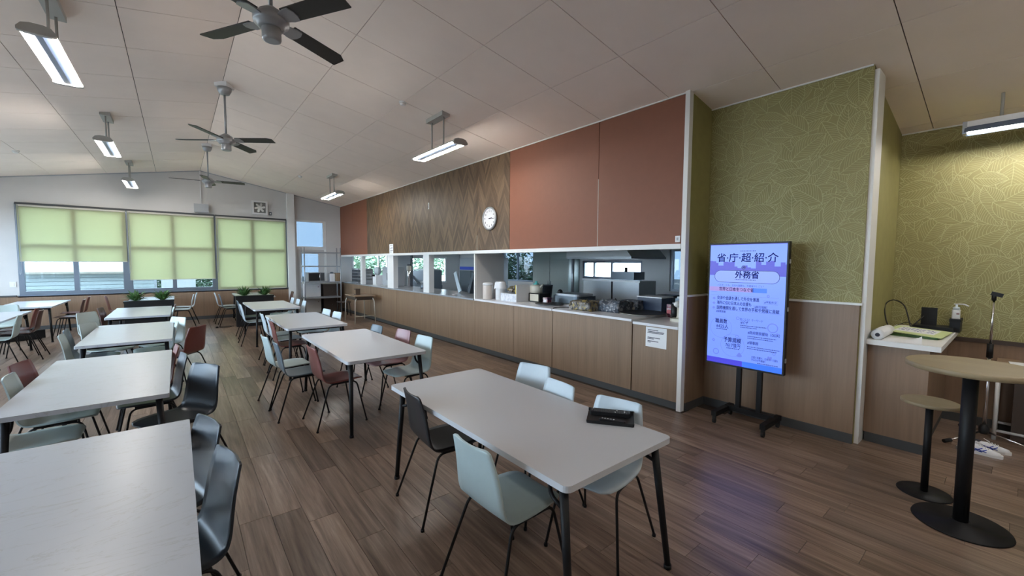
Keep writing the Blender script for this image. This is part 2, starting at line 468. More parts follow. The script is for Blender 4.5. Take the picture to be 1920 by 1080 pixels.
# far recess wall
def dado_wall(name, b, mat_): return struct(b.obj(name, mat_))
b = B(); b.box(XR, XR+.2, YB, .92, -.05, cz(XR)+.03)
wr = struct(b.obj('wall_recess', 'wallpaper'), 'olive leaf-print wall of the recess')
b = B(); b.box(XR-.02, XR, YB, .90, .09, .86); struct(b.obj('trim_recess_dado', 'dado_wood'), 'wood dado of the recess wall')
b = B(); b.box(XR-.035, XR, YB, .90, .86, .90); struct(b.obj('trim_recess_rail', 'dark_wood'), 'dark rail under the recess wallpaper')
b = B(); b.box(XR-.03, XR, YB, .90, 0, .09); struct(b.obj('baseboard_recess', 'grey_base'))
b = B(); b.box(XA+.26, XR+.2, .92, 1.1, -.05, cz(XA+.26)+.03); struct(b.obj('wall_recess_side', 'wallpaper'))
# alcove wall behind the display
b = B(); b.box(XA, XA+.26, .895, 2.31, -.05, cz(XA)+.03)
wa = struct(b.obj('wall_alcove', 'wallpaper'), 'olive leaf-print wall behind the lit display')
b = B(); b.box(XA-.02, XA, .90, 2.31, .09, 1.285); struct(b.obj('trim_alcove_dado', 'dado_wood'), 'wood dado behind the lit display')
b = B(); b.box(XA-.035, XA, .88, 2.31, 1.285, 1.305); struct(b.obj('trim_alcove_rail', 'white_trim'))
b = B(); b.box(XA-.03, XA, .90, 2.31, 0, .09); struct(b.obj('baseboard_alcove', 'grey_base'))
b = B(); b.box(XA+.02, XA+.265, .862, .895, 0, cz(XA+.3)+.015); struct(b.obj('trim_white_post', 'white_trim'), 'white edge trim at the end of the leaf-print wall')
# return wall between counter and alcove
b = B(); b.box(XW+.045, XA, 2.31, 2.37, -.05, cz(XW)+.03); struct(b.obj('wall_return', 'wallpaper'), 'narrow olive return wall beside the counter')
b = B(); b.box(XW+.045, XA-.02, 2.29, 2.31, .09, 1.285); struct(b.obj('trim_return_dado', 'dado_wood'))
b = B(); b.box(XW+.045, XA-.03, 2.28, 2.31, 0, .09); struct(b.obj('baseboard_return', 'grey_base'))
b = B(); b.box(XW+.045, XA-.02, 2.28, 2.31, 1.285, 1.305); struct(b.obj('trim_return_rail', 'white_trim'))
b = B(); b.box(XW-.03, XW+.045, 2.305, 2.355, 0, cz(XW)+.01); struct(b.obj('trim_corner_post', 'white_trim'), 'slim white post at the end of the counter')
# cornice lines
b = B()
for (x0, y0, x1, y1) in ((XW-.012, 2.35, XW, YE), ):
    b.box(x0, x1, y0, y1, cz(XW)-.012, cz(XW)+.01)
b.box(XA-.012, XA, .9, 2.31, cz(XA)-.012, cz(XA)+.01); b.box(XR-.012, XR, YB, .92, cz(XR)-.012, cz(XR)+.01)
struct(b.obj('trim_cornice', 'white_trim'))
b = B()
for x0, x1 in ((XL, .58), (.58, 2.70), (2.90, XW)):
    vs = [b.bm.verts.new(p) for p in ((x0, YE-.012, cz(x0)-.022), (x1, YE-.012, cz(x1)-.022), (x1, YE-.012, cz(x1)+.005), (x0, YE-.012, cz(x0)+.005),
                                      (x0, YE, cz(x0)-.022), (x1, YE, cz(x1)-.022), (x1, YE, cz(x1)+.005), (x0, YE, cz(x0)+.005))]
    for q in ((0,1,2,3),(7,6,5,4),(0,4,5,1),(3,2,6,7),(0,3,7,4),(1,5,6,2)): b.bm.faces.new([vs[i] for i in q])
struct(b.obj('trim_gable_line', 'grey_plastic'))

# upper kitchen wall with its panels
b = B(); b.box(XW+.012, XW+.06, 2.37, YE, 1.87, cz(XW)+.03)
wu = struct(b.obj('wall_counter', 'joint'), 'panelled wall above the serving hatch')
seams = [(2.355, 3.54, 'terracotta'), (3.54, 5.40, 'terracotta'), (5.40, 6.36, 'herringbone'), (6.36, 8.24, 'herringbone'), (8.24, 9.20, 'herringbone'),
         (9.20, 11.08, 'herringbone'), (11.08, 12.04, 'herringbone'), (12.04, 13.3, 'terracotta'), (13.3, YE, 'terracotta')]
for y0, y1, k in seams:
    o = B().box(XW, XW+.012, y0+.004, y1-.004, 1.872, cz(XW)-.004).obj('panel', k, wu)
    o['label'] = ('terracotta red-brown smooth panel' if k == 'terracotta' else 'wood chevron-patterned panel')
for y, z0, z1 in ((3.54, 1.875, 2.75), (6.36, 1.875, 2.15)):
    B().box(XW-.002, XW+.002, y-.0035, y+.0035, z0, z1).obj('seam_strip', 'cream', wu)
b = B(); b.box(XW-.035, XW+.07, 2.355, YE, 1.815, 1.87); struct(b.obj('trim_hatch_header', 'white_trim'), 'white beam along the top of the serving hatch')
# hatch posts
for k, (y0, y1, x1, mt) in enumerate(((6.42, 6.455, XW+.04, 'white_trim'), (8.235, 8.51, XW+.12, 'white_trim'), (10.17, 10.56, XW+.12, 'white_trim'), (12.48, 12.64, XW+.10, 'white_trim'))):
    b = B(); b.box(XW-.005, x1, y0, y1, .965, 1.815)
    struct(b.obj('trim_hatch_post_%d' % (k+1), mt))
b = B(); b.box(XW+.04, 5.0, 6.425, 6.45, .965, 1.815); struct(b.obj('wall_hatch_divider', 'white_wall'), 'white side panel inside the serving hatch')
# kitchen shell
b = B(); holes(b, 'x', 9.0, 9.2, 2.3, YE, -.05, 2.6, [(10.0, 11.7, 1.02, 2.05), (5.95, 7.9, 1.22, 1.72), (4.0, 5.2, 1.0, 2.0)])
struct(b.obj('wall_kitchen', 'white_wall'), 'pale kitchen wall with windows')
b = B(); b.box(XA+.26, 9.2, 2.2, 2.36, -.05, 2.7); struct(b.obj('wall_kitchen_near', 'white_wall'))
b = B(); b.box(XW+.06, 9.0, 2.36, YE, 2.215, 2.30); struct(b.obj('ceiling_kitchen', 'grey_plastic'))
b = B(); b.box(4.36, 9.0, 2.36, YE, -.010, .002); struct(b.obj('floor_kitchen', 'stone_top'))

# ------------------------------------------------------------------ end windows
def window(name, x0, x1, z0, z1, y, mull=None, rail=None, fw=.05, glass='glass', label=None, frame='metal_frame'):
    e = link(name, None); struct(e, label)
    b = B(); d0, d1 = y+.0, y+.08
    b.box(x0, x0+fw, d0, d1, z0, z1).box(x1-fw, x1, d0, d1, z0, z1).box(x0+fw, x1-fw, d0, d1, z0, z0+fw).box(x0+fw, x1-fw, d0, d1, z1-fw, z1)
    xs = [x0+fw] + sum([[mm-fw/2, mm+fw/2] for mm in (mull or [])], []) + [x1-fw]
    for mm in (mull or []): b.box(mm-fw/2, mm+fw/2, d0, d1, z0+fw, z1-fw)
    if rail:
        for i in range(0, len(xs), 2): b.box(xs[i], xs[i+1], d0+.01, d1-.01, rail-fw/2, rail+fw/2)
    b.obj('frame', frame, e)
    for i in range(0, len(xs), 2):
        for q0, q1 in (((z0+fw, rail-fw/2), (rail+fw/2, z1-fw)) if rail else ((z0+fw, z1-fw),)):
            B().box(xs[i], xs[i+1], y+.042, y+.048, q0, q1).obj('pane', glass, e)
    return e
for k, (x0, x1) in enumerate(((-2.86, -1.0), (-1.0, .86), (.86, 2.70))):
    window('window_%d' % (k+1), x0, x1, .82, 2.95, YE, [(x0+x1)/2], 1.99, .09, 'endglass', label='grey metal sliding window behind a lime roller blind')
b = B(); b.box(-2.88, 2.70, YE-.03, YE+.10, .775, .82); struct(b.obj('trim_window_sill', 'metal_frame'))
window('window_4', 2.93, 3.82, 2.08, 2.97, YE, None, None, .05, 'blueglass', 'transom window above the end door', 'white_trim')
window('window_5', 4.70, 5.98, .98, 1.98, YE, [5.06, 5.64], None, .05, 'glass', 'kitchen end window toward the trees', 'white_trim')
window('window_6', 6.86, 8.42, .84, 1.86, YE, [7.53], None, .06, 'glass', 'kitchen end window toward the concrete bank', 'white_trim')
def window_x(name, y0, y1, z0, z1, x, mull, fw=.05, glass='glass', sgn=1, label=None):
    e = struct(link(name, None), label); b = B(); d0, d1 = sorted((x+sgn*.03, x+sgn*.10))
    b.box(d0, d1, y0, y0+fw, z0, z1).box(d0, d1, y1-fw, y1, z0, z1).box(d0, d1, y0+fw, y1-fw, z0, z0+fw).box(d0, d1, y0+fw, y1-fw, z1-fw, z1)
    ys = [y0+fw] + sum([[mm-fw/2, mm+fw/2] for mm in mull], []) + [y1-fw]
    for mm in mull: b.box(d0, d1, mm-fw/2, mm+fw/2, z0+fw, z1-fw)
    b.obj('frame', 'metal_frame', e)
    g = x + sgn*.065
    for i in range(0, len(ys), 2): B().box(g-.003, g+.003, ys[i], ys[i+1], z0+fw, z1-fw).obj('pane', glass, e)
    return e
for k, (y0, y1, z0, z1) in enumerate(LW): window_x('window_%d' % (7+k), y0, y1, z0, z1, XL, [(y0+y1)/2], .05, 'glass', -1)
window_x('window_13', 10.0, 11.7, 1.02, 2.05, 9.0, [10.85], .05, 'blueglass')
window_x('window_14', 5.95, 7.9, 1.22, 1.72, 9.0, [6.9, 7.5], .06, 'glass')
window_x('window_15', 4.0, 5.2, 1.0, 2.0, 9.0, [], .06, 'blueglass')

# end door
d = struct(link('door_1', None), 'grey-white door with a tall glass panel under the transom window')
b = B(); holes(b, 'y', YE+.05, YE+.09, 2.986, 3.804, 0.01, 2.03, [(3.10, 3.62, 1.02, 1.90)]); b.obj('leaf', 'white_wall', d)
b = B(); b.box(2.93, 2.985, YE+.02, YE+.12, 0, 2.08).box(3.805, 3.86, YE+.02, YE+.12, 0, 2.08).box(2.985, 3.805, YE+.02, YE+.12, 2.03, 2.08)
b.box(3.82, 3.86, YE+.02, YE+.12, 2.08, 2.97); b.obj('frame', 'white_trim', d)
B().box(3.10, 3.62, YE+.066, YE+.072, 1.02, 1.90).obj('pane', 'blueglass', d)
b = B(); b.cyl((3.72, YE+.05, 1.0), (3.72, YE-.0, 1.0), .012); b.cyl((3.72, YE-.0, 1.0), (3.62, YE-.0, 1.0), .011); b.obj('handle', 'chrome', d)

# ------------------------------------------------------------------ roller blinds
for k, (x0, x1, z0, lab) in enumerate(((-2.82, -1.0, 1.62, 'lime green roller blind pulled halfway, over the window farthest from the door'),
                                       (-.96, .84, 1.15, 'lime green roller blind pulled most of the way down, middle of three'),
                                       (.89, 2.66, .83, 'lime green roller blind drawn fully down beside the white pillar'))):
    t = thing('roller_blind', lab, 'blind', ((x0+x1)/2, YE-.028, 2.93), 0, 'lime roller blinds on the end windows')
    w = (x1-x0)/2
    B().box(-w, w, -.002, .002, z0-2.93, -.01).obj('fabric', 'blind', t)
    b = B(); b.box(-w-.02, w+.02, -.03, .025, -.01, .035); b.obj('head_rail', 'grey_base', t)
    b = B(); b.box(-w+.005, w-.005, -.02, -.002, -.055, -.012); b.obj('roller_cover', 'beige_metal', t)
    b = B(); b.box(-w, w, -.008, .008, z0-2.945, z0-2.928); b.obj('bottom_bar', 'beige_metal', t)
    b = B()
    b.tube(bez([(-w-.012, -.035, -.02), (-w-.012, -.035, -1.3), (-w+.005, -.037, -1.62), (-w+.03, -.039, -1.3), (-w+.03, -.039, -.02)], 5), .004, 5); b.obj('pull_cord', 'grey_plastic', t)

# ------------------------------------------------------------------ serving counter
sc = thing('serving_counter', 'long oak-fronted serving counter under the hatch', 'counter', (XW, 2.36, 0))
ox, oy = XW, 2.36
def cbox(name, mt, x0, x1, y0, y1, z0, z1, par=sc, bev=0):
    b = B().box(x0-ox, x1-ox, y0-oy, y1-oy, z0, z1)
    if bev: b.bevel(bev, 1)
    return b.obj(name, mt, par)
cuts = [2.36, 2.965, 4.36, 5.28, 6.43, 8.2, 10.0, 11.83, 13.2, YE-.01]
for i in range(len(cuts)-1):
    top = .925 if i == 0 else .945
    g0 = .012 if i == 1 else .003
    cbox('panel', 'counter_wood', XW, XW+.02, cuts[i]+(.006 if i == 2 else g0), cuts[i+1]-.004, .085, top)
cbox('carcass', 'joint', XW+.02, XW+.35, 2.36, YE-.01, .0, .92)
cbox('kickboard', 'grey_base', XW+.006, XW+.02, 2.36, YE-.01, 0, .082)
for y0, y1, x1, z, mt in ((2.37, 2.955, 5.75, .945, 'counter_top'), (2.975, 4.352, 5.75, .970, 'counter_top'), (4.366, 6.42, 5.75, .970, 'counter_top'), (6.46, YE-.01, 5.2, .970, 'stone_top')):
    cbox('worktop', mt, XW-.02, x1, y0, y1, z-.03, z, bev=.004)
CT = .970

# notice sheets
def sheet(name, label, loc, w, h, rx, lines, cat='notice', tilt=0):
    """a vertical paper sheet on the plane x = const facing -x"""
    t = thing(name, label, cat, loc, tilt)
    B().box(-.0012, 0, -w/2, w/2, -h/2, h/2).obj('paper', 'paper', t)
    b = B()
    for (u0, u1, v) in lines: b.box(-.0018, -.0012, u0*w, u1*w, v*h-.005, v*h+.003)
    b.obj('lettering', 'ink', t); return t
sheet('paper_notice', 'white paper notice taped to the counter front beside the corner post', (XW-.0005, 2.645, .785), .27, .235, 0,
      [(-.1, .4, .36), (-.38, .4, .28), (-.35, .42, .22), (-.2, .40, -.02), (.1, .42, -.08), (-.12, .40, -.2), (.25, .4, -.26)])
t = sheet('menu_notice', 'small white menu sheet hanging from the hatch header on the chevron panel', (XW-.0005, 10.30, 1.975), .24, .27, 0,
      [(-.35, .35, .38), (-.4, .1, .2), (-.3, .4, .08), (-.4, .3, -.1), (-.1, .4, -.25)])
t = thing('hinge_plate', 'small white metal catch on the seam of the chevron panels', 'bracket', (XW, 8.24, 2.88))
b = B(); b.box(-.006, 0, -.018, .018, -.07, .07); b.obj('plate', 'white_trim', t)
b = B(); b.cyl((-.012, 0, -.04), (-.012, 0, .04), .008, 8); b.obj('pin', 'chrome', t)
t = thing('wall_switch', 'small white switch plate on the terracotta panel by the corner post', 'switch', (XW, 2.41, 1.925))
b = B(); b.box(-.008, 0, -.028, .028, -.035, .035); b.bevel(.003, 1); b.obj('plate', 'white_plastic', t)
B().box(-.012, -.008, -.01, .01, -.016, .016).obj('rocker', 'grey_plastic', t)

# clock
t = thing('wall_clock', 'round white wall clock with a grey rim on the chevron panel', 'clock', (XW, 5.94, 2.425), 0)
mt = Matrix.Rotation(-PI/2, 4, 'Y')
b = B(); b.lathe([(.19, 0), (.205, .012), (.205, .03), (.192, .042), (.180, .042), (.176, .030), (.176, .0)], 40, mtx=mt); b.obj('rim', 'fan_metal', t)
b = B(); b.lathe([(.178, .0), (.178, .024)], 40, mtx=mt); b.obj('dial', 'white_plastic', t)
b = B()
def face_mtx(u, v, x=-.0245):   # dial plane: seen from -x, right = -y
    return Matrix(((0, 0, -1, x), (-1, 0, 0, -u), (0, 1, 0, v), (0, 0, 0, 1)))
for h in range(1, 13):
    a = PI/2 - h*PI/6
    add_mesh(b, text(str(h), .05, .0012), face_mtx(.137*math.cos(a), .137*math.sin(a)))
b.obj('numerals', 'ink', t)
b = B()
for ang, ln, w in ((R(8), .085, .011), (R(-4), .125, .007)):
    q = Matrix.Translation((-.027, 0, 0)) @ Matrix(((1, 0, 0, 0), (0, -math.cos(ang), math.sin(ang), 0), (0, math.sin(ang), math.cos(ang), 0), (0, 0, 0, 1)))
    b.box(-.001, .001, -.02, ln, -w/2, w/2, q)
b.lathe([(.01, .024), (.01, .03)], 12, mtx=mt); b.obj('hands', 'ink', t)

# ------------------------------------------------------------------ wallpaper print (leaf outlines and veins, flat ribbons)
def leaf_print(name, parent, x, ya, yb, za, ztop, seed, n):
    """leaves drawn over one another on the plane x; only lines not covered by a later leaf are kept"""
    rnd = random.Random(seed); leaves = []
    area = []
    cell = .14
    for i in range(int((yb-ya+.3)/cell)+1):
        for j in range(int((ztop-za+.3)/cell)+1):
            area.append((ya-.15+cell*(i+rnd.uniform(.1, .9)), za-.15+cell*(j+rnd.uniform(.1, .9))))
    rnd.shuffle(area)
    for (u, v) in area:
        L = rnd.uniform(.24, .36); w = L*rnd.uniform(.24, .33); a = rnd.uniform(0, 2*PI); bend = rnd.uniform(-.25, .25)
        leaves.append((u, v, L, w, math.cos(a), math.sin(a), bend))
    def width(t, w): return w*math.sin(PI*min(1, max(0, t)))**.75*(1.15-.35*t)
    def inside(u, v, lf):
        cu, cv, L, w, ca, sa, bd = lf
        du, dv = u-cu, v-cv
        s = (du*ca + dv*sa)/L + .5
        if not 0 < s < 1: return False
        h = -du*sa + dv*ca - bd*L*(s-s*s)
        return abs(h) < width(s, w)
    b = B(); bm = b.bm
    # spatial buckets
    bk = {}
    for idx, lf in enumerate(leaves):
        for i in range(int((lf[0]-.25)*4), int((lf[0]+.25)*4)+1):
            for j in range(int((lf[1]-.25)*4), int((lf[1]+.25)*4)+1): bk.setdefault((i, j), []).append(idx)
    def vis(u, v, idx):
        if not (ya < u < yb and za < v < ztop): return False
        for k in bk.get((int(u*4), int(v*4)), ()):
            if k > idx and inside(u, v, leaves[k]): return False
        return True
    def ribbon(pts, idx, wd):
        for p, q in zip(pts, pts[1:]):
            if not vis((p[0]+q[0])/2, (p[1]+q[1])/2, idx): continue
            dx, dy = q[0]-p[0], q[1]-p[1]; l = math.hypot(dx, dy) or 1; nx, ny = -dy/l*wd/2, dx/l*wd/2
            ex, ey = dx/l*wd*.3, dy/l*wd*.3
            vs = [bm.verts.new((x-.0006, s_, t_)) for s_, t_ in ((p[0]-ex+nx, p[1]-ey+ny), (p[0]-ex-nx, p[1]-ey-ny), (q[0]+ex-nx, q[1]+ey-ny), (q[0]+ex+nx, q[1]+ey+ny))]
            bm.faces.new(vs)
    for idx, lf in enumerate(leaves):
        cu, cv, L, w, ca, sa, bd = lf
        def P(s, h): h = h + bd*L*(s-s*s); d = (s-.5)*L; return (cu + d*ca - h*sa, cv + d*sa + h*ca)
        ss = [k/14 for k in range(15)]
        for sg in (1, -1): ribbon([P(s, sg*width(s, w)) for s in ss], idx, .0042)
        ribbon([P(s, 0) for s in ss[:-1]], idx, .0042)
        for k in range(1, 10):
            s0 = .02 + .085*k
            for sg in (1, -1):
                pts = []
                for q in range(6):
                    f = q/5; s = s0 + (.30-.1*s0)*f**1.25
                    if s > 1: break
                    pts.append(P(s, sg*width(s, w)*f*.97))
                ribbon(pts, idx, .0030)
    o = b.obj(name, 'wallpaper_line', parent); o['kind'] = 'stuff'; o['label'] = 'pale gold leaf outlines printed on the wallpaper'
leaf_print('leaf_print', wa, XA, .90, 2.30, 1.31, cz(XA)-.015, 3, 0)
leaf_print('leaf_print', wr, XR, -2.2, .91, .905, cz(XR)-.015, 5, 0)

# ------------------------------------------------------------------ lit display
t = thing('digital_signage', 'tall lit blue information display on a black wheeled stand', 'display', (4.49, 1.76, 0))
HW, Z0, Z1 = .375, .575, 1.87
b = B(); b.box(0, .06, -HW, HW, Z0, Z1); b.bevel(.006, 2); case = b.obj('case', 'black_plastic', t)
def emis(name, col, s):
    m_ = mat(name, (.01, .01, .01), .25, spec=.28, emis=col, es=s*.31); return m_
M['scr_bg'] = emis('screen_blue', (.155, .265, .95), .86)
M['scr_mid'] = emis('screen_violet', (.050, .045, .46), .9)
M['scr_deep'] = emis('screen_indigo', (.045, .04, .50), 1.0)
M['scr_pale'] = emis('screen_pale', (.19, .28, .95), .9)
M['scr_ink'] = emis('screen_ink', (.008, .012, .09), 1.0)
M['scr_band'] = emis('screen_band', (.03, .13, .80), 1.0)
M['scr_rose'] = emis('screen_rose', (.30, .22, .60), .8)
M['scr_line'] = emis('screen_line', (.10, .15, .55), 1.0)
M['scr_bezel'] = M['black_plastic']
W2, SB, ST = HW-.014, Z0+.018, Z1-.016
screen = B().box(-.003, 0, -W2, W2, SB, ST).obj('screen', 'scr_bg', t)
SH = ST-SB
def SX(u, v, x=-.0035):    # u 0..1 left-right, v 0..1 top-down
    return Matrix(((0, 0, -1, x), (-1, 0, 0, W2 - u*2*W2), (0, 1, 0, ST - v*SH), (0, 0, 0, 1)))
def flat(b, pts, x=-.0033, mi=0):
    f = b.bm.faces.new([b.bm.verts.new((x, W2-u*2*W2, ST-v*SH)) for u, v in pts]); f.material_index = mi
def srect(b, u0, v0, u1, v1, x=-.0033, mi=0): flat(b, [(u0, v0), (u1, v0), (u1, v1), (u0, v1)], x, mi)
rs = random.Random(4)
b = B()
u = 0.0
while u < 1:
    w = rs.uniform(.03, .075); h = rs.uniform(.13, .185) if not .35 < u < .6 else rs.uniform(.165, .2)
    srect(b, u, h, min(1, u+w), .235); u += w
b.obj('skyline', 'scr_mid', screen)
b = B(); srect(b, 0, .20, 1, .255, -.0034); srect(b, 0, 0, 1, .004, -.0034); b.obj('skyline_haze', 'scr_mid', screen)
def pill(u0, v0, u1, v1):
    hh = (v1-v0)/2; rr = hh*SH/(2*W2); pts = []
    for k in range(13):
        a = -PI/2 + PI*k/12; pts.append((u1-rr + rr*math.cos(a), v0+hh + hh*math.sin(a)))
    for k in range(13):
        a = PI/2 + PI*k/12; pts.append((u0+rr + rr*math.cos(a), v0+hh + hh*math.sin(a)))
    return pts
b = B(); flat(b, pill(.070, .2135, .930, .3135), -.0036); b.obj('pill_outline', 'scr_ink', screen)
b = B(); flat(b, pill(.077, .217, .923, .310), -.0039); b.obj('pill', 'scr_pale', screen)
b = B(); srect(b, 0, .352, .62, .388); b.obj('banner_start', 'scr_rose', screen)
b = B(); srect(b, .60, .352, .78, .388, -.0035); b.obj('banner_end', 'scr_band', screen)
b = B(); srect(b, 0, .955, .5, 1); b.obj('footer_start', 'scr_deep', screen)
b = B(); srect(b, .5, .955, 1, 1); b.obj('footer_end', 'scr_band', screen)
def ring(b, u, v, r, w, x=-.0035, n=40):
    k_ = 2*W2/SH; n_ = n
    for k in range(n_):
        a0, a1 = 2*PI*k/n_, 2*PI*(k+1)/n_
        flat(b, [(u+(r)*math.cos(a0), v+r*k_*math.sin(a0)), (u+r*math.cos(a1), v+r*k_*math.sin(a1)),
                 (u+(r-w)*math.cos(a1), v+(r-w)*k_*math.sin(a1)), (u+(r-w)*math.cos(a0), v+(r-w)*k_*math.sin(a0))], x)
b = B(); ring(b, .19, .695, .155, .004); ring(b, .36, .835, .165, .004); ring(b, .87, .655, .065, .012); ring(b, .13, .905, .045, .012)
ring(b, .42, .605, .024, .008); ring(b, .42, .755, .022, .006); ring(b, .09, .81, .02, .012); ring(b, .90, .855, .02, .006); ring(b, .80, .41, .018, .01)
ring(b, .93, .70, .016, .014)
srect(b, .03, .42, .93, .422); srect(b, .05, .545, .97, .547); srect(b, .03, .395, .12, .398)
for (u0, v0, u1, v1) in ((.74, .445, .92, .475), (.62, .488, .80, .516)):
    for q in ((u0, v0, u1, v0+.002), (u0, v1-.002, u1, v1), (u0, v0, u0+.003, v1), (u1-.003, v0, u1, v1)): srect(b, *q, x=-.0035)
for v in (.452, .492, .532):
    flat(b, [(.05, v), (.075, v-.012), (.10, v), (.075, v+.012)])
# heart and bell marks
flat(b, [(.85, .915), (.823, .895), (.823, .883), (.836, .878), (.85, .886), (.864, .878), (.877, .883), (.877, .895)])
flat(b, [(.44, .925), (.47, .925), (.50, .915), (.475, .893), (.46, .885), (.445, .893), (.42, .915)])
o = b.obj('line_art', 'scr_line', screen); o['kind'] = 'stuff'
b = B()
def tx(s_, u, v, size, bold=.0, al='CENTER', wd=None):
    me = text(s_, size, 0, al); mult = bold >= .001
    if wd:      # squeeze the line to its printed width
        xs = [q.co.x for q in me.vertices]; k = wd*2*W2/(max(xs)-min(xs)); x0 = min(xs) if al == 'LEFT' else (max(xs)+min(xs))/2
        for q in me.vertices: q.co.x = (q.co.x-x0)*k
    add_mesh(b, me, SX(u, v, -.0042))
    if bold > .0002:
        for q in ((bold*.9, 0), (0, bold*.9), (bold*.9, bold*.9)): add_mesh(b, me, SX(u, v, -.0042) @ Matrix.Translation((q[0], q[1], 0)))
tx('省·庁·超·紹·介', .50, .115, .098, .0024, wd=.80)
tx('外務省', .515, .253, .082, .0036, wd=.31)
ring(b, .47, .188, .028, .008, -.0040); tx('∞', .47, .188, .03, .001)
tx('パスポートも、文化も国際も、外務省のしごと？', .43, .338, .0235, .0002, wd=.62)
tx('世界と日本をつなぐ省', .38, .371, .044, .0011, wd=.47)
tx('交渉や会談を通して外交を推進', .12, .447, .042, .0011, 'LEFT', .57)
tx('海外に住む日本人の支援も', .12, .488, .042, .0011, 'LEFT', .47)
tx('国際機関を通して世界の平和や発展に貢献', .12, .530, .042, .0011, 'LEFT', .82)
tx('#平和外交', .83, .460, .026, .0003, wd=.15); tx('#相互理解', .71, .502, .026, .0003, wd=.15); tx('#国際貢献', .18, .562, .026, .0004, wd=.14)
tx('職員数', .19, .645, .052, .0018, wd=.17); tx('6425人', .21, .687, .05, .0006, wd=.17)
tx('予算規模', .355, .795, .055, .0018, wd=.24); tx('7617億円', .365, .838, .05, .0006, wd=.20)
tx('気になる！キーワード', .60, .612, .030, .0002, wd=.30); tx('#ビザ', .46, .637, .034, .0008, 'LEFT', .10)
tx('#政府開発援助（ODA）', .56, .713, .036, .0006, 'LEFT', .40); tx('#領事館', .56, .795, .034, .0008, 'LEFT', .14)
tx('言葉と知識で、日本という国を', .62, .907, .0255, .0004, 'LEFT', .33); tx('守るのが外務省！', .62, .928, .0255, .0004, 'LEFT', .18)
for (u0, u1, v) in ((.46, .80, .660), (.46, .68, .675), (.56, .92, .742), (.56, .88, .757), (.56, .97, .826), (.56, .93, .841), (.12, .28, .709), (.28, .46, .862), (.36, .64, .288), (.42, .62, .055), (.70, .95, .948)):
    q = u0
    while q < u1: w = rs.uniform(.008, .018); srect(b, q, v-.003, min(u1, q+w), v+.003, -.0040); q += w+.006
b.obj('lettering', 'scr_ink', screen)
# stand
b = B(); b.box(.062, .10, -.13, .04, .9, 1.5); b.obj('mount_plate', 'black', t)
for y in (.06, -.14):
    b = B(); b.box(.075, .115, y-.022, y+.022, .095, 1.3); b.obj('pole', 'black', t)
b = B(); b.box(.07, .12, -.29, .18, .085, .135); b.obj('cross_bar', 'black', t)
for y in (.17, -.29):
    b = B(); b.box(-.22, .20, y-.025, y+.025, .075, .125); b.bevel(.006, 1); foot = b.obj('foot_bar', 'black', t)
    for x in (-.20, .18):
        b = B(); b.cyl((x, y-.012, .026), (x, y+.012, .026), .026, 14); b.box(x-.012, x+.012, y-.016, y+.016, .03, .075); w_ = b.obj('caster', 'rubber', foot)
for z in (1.6, 1.18, .78):
    pass
b = B()
for z in (1.68, 1.22, .72): b.box(.02, .05, -HW-.006, -HW+.001, z-.02, z+.02)
b.obj('side_buttons', 'grey_plastic', t)

# ------------------------------------------------------------------ tables
def table(label, cx, cy, top='table_white', first=[None], rot=0):
    key = top
    if not hasattr(table, 'd'): table.d = {}
    if key in table.d: return dup(table.d[key], (cx, cy, 0), rot, label, 'long white dining tables')
    t = thing('dining_table', label, 'table', (cx, cy, 0), rot, 'long white dining tables')
    b = B(); b.prism(rrect(.82, 1.83, .035 if top == 'table_white' else .012, 5), .690, .72); b.bevel(.004, 1)
    b.obj('tabletop', top, t)
    b = B()
    for x in (-.30, .30): b.box(x-.02, x+.02, -.74, .72, .655, .690)
    for y in (-.74, .74): b.box(-.33, .33, y-.02, y+.02, .650, .690)
    b.obj('under_frame', 'black', t)
    for sx in (-1, 1):
        for sy in (-1, 1):
            b = B(); b.cyl((sx*.352, sy*.825-.015, .688), (sx*.383, sy*.895-.03, .02), .021, 14, .016); b.cyl((sx*.3835, sy*.896-.03, .0), (sx*.383, sy*.895-.03, .022), .02, 12)
            b.tube(fillet([(sx*.345, sy*.73-.015, .672), (sx*.35, sy*.745-.015, .60), (sx*.357, sy*.832-.018, .575)], .04, 4), .010, 8)
            b.obj('leg', 'black', t)
    table.d[key] = t; return t
table('white table with the remotes, nearest in the row beside the counter', 1.63, 2.05)
table('white table second from the front in the row beside the counter', 1.60, 4.80)
table('white table third from the front in the row beside the counter', 1.55, 7.24)
table('white table fourth in the counter row, in front of its planter', 1.52, 10.10)
table('white table behind the planter by the fully drawn blind', 1.60, 13.42)
table('pale marbled white table nearest the camera in the middle row', -.385, 2.12, 'marble')
table('pale marbled white table second from the front in the middle row', -.485, 4.64, 'marble')
table('pale marbled white table third from the front in the middle row', -.485, 7.27, 'marble')
table('pale marbled white table fourth in the middle row, before its planter', -.53, 10.10, 'marble')
table('pale marbled white table behind the planter under the half-open blind', -.50, 13.10, 'marble')
table('pale marbled white table in the far outer row, cut by the frame edge', -2.50, 10.40, 'marble')
table('pale marbled white table at the end wall under the halfway blind', -2.38, 13.08, 'marble')
t = thing('low_plinth', 'long low black plinth on the floor beneath the end-wall table', 'plinth', (-2.75, 12.70, 0), R(25))
b = B(); b.box(-.55, .55, -.12, .12, .02, .19); b.bevel(.01, 2); b.obj('body', 'black_plastic', t)
b = B(); b.box(-.5, .5, -.1, .1, 0, .02); b.obj('feet', 'rubber', t)

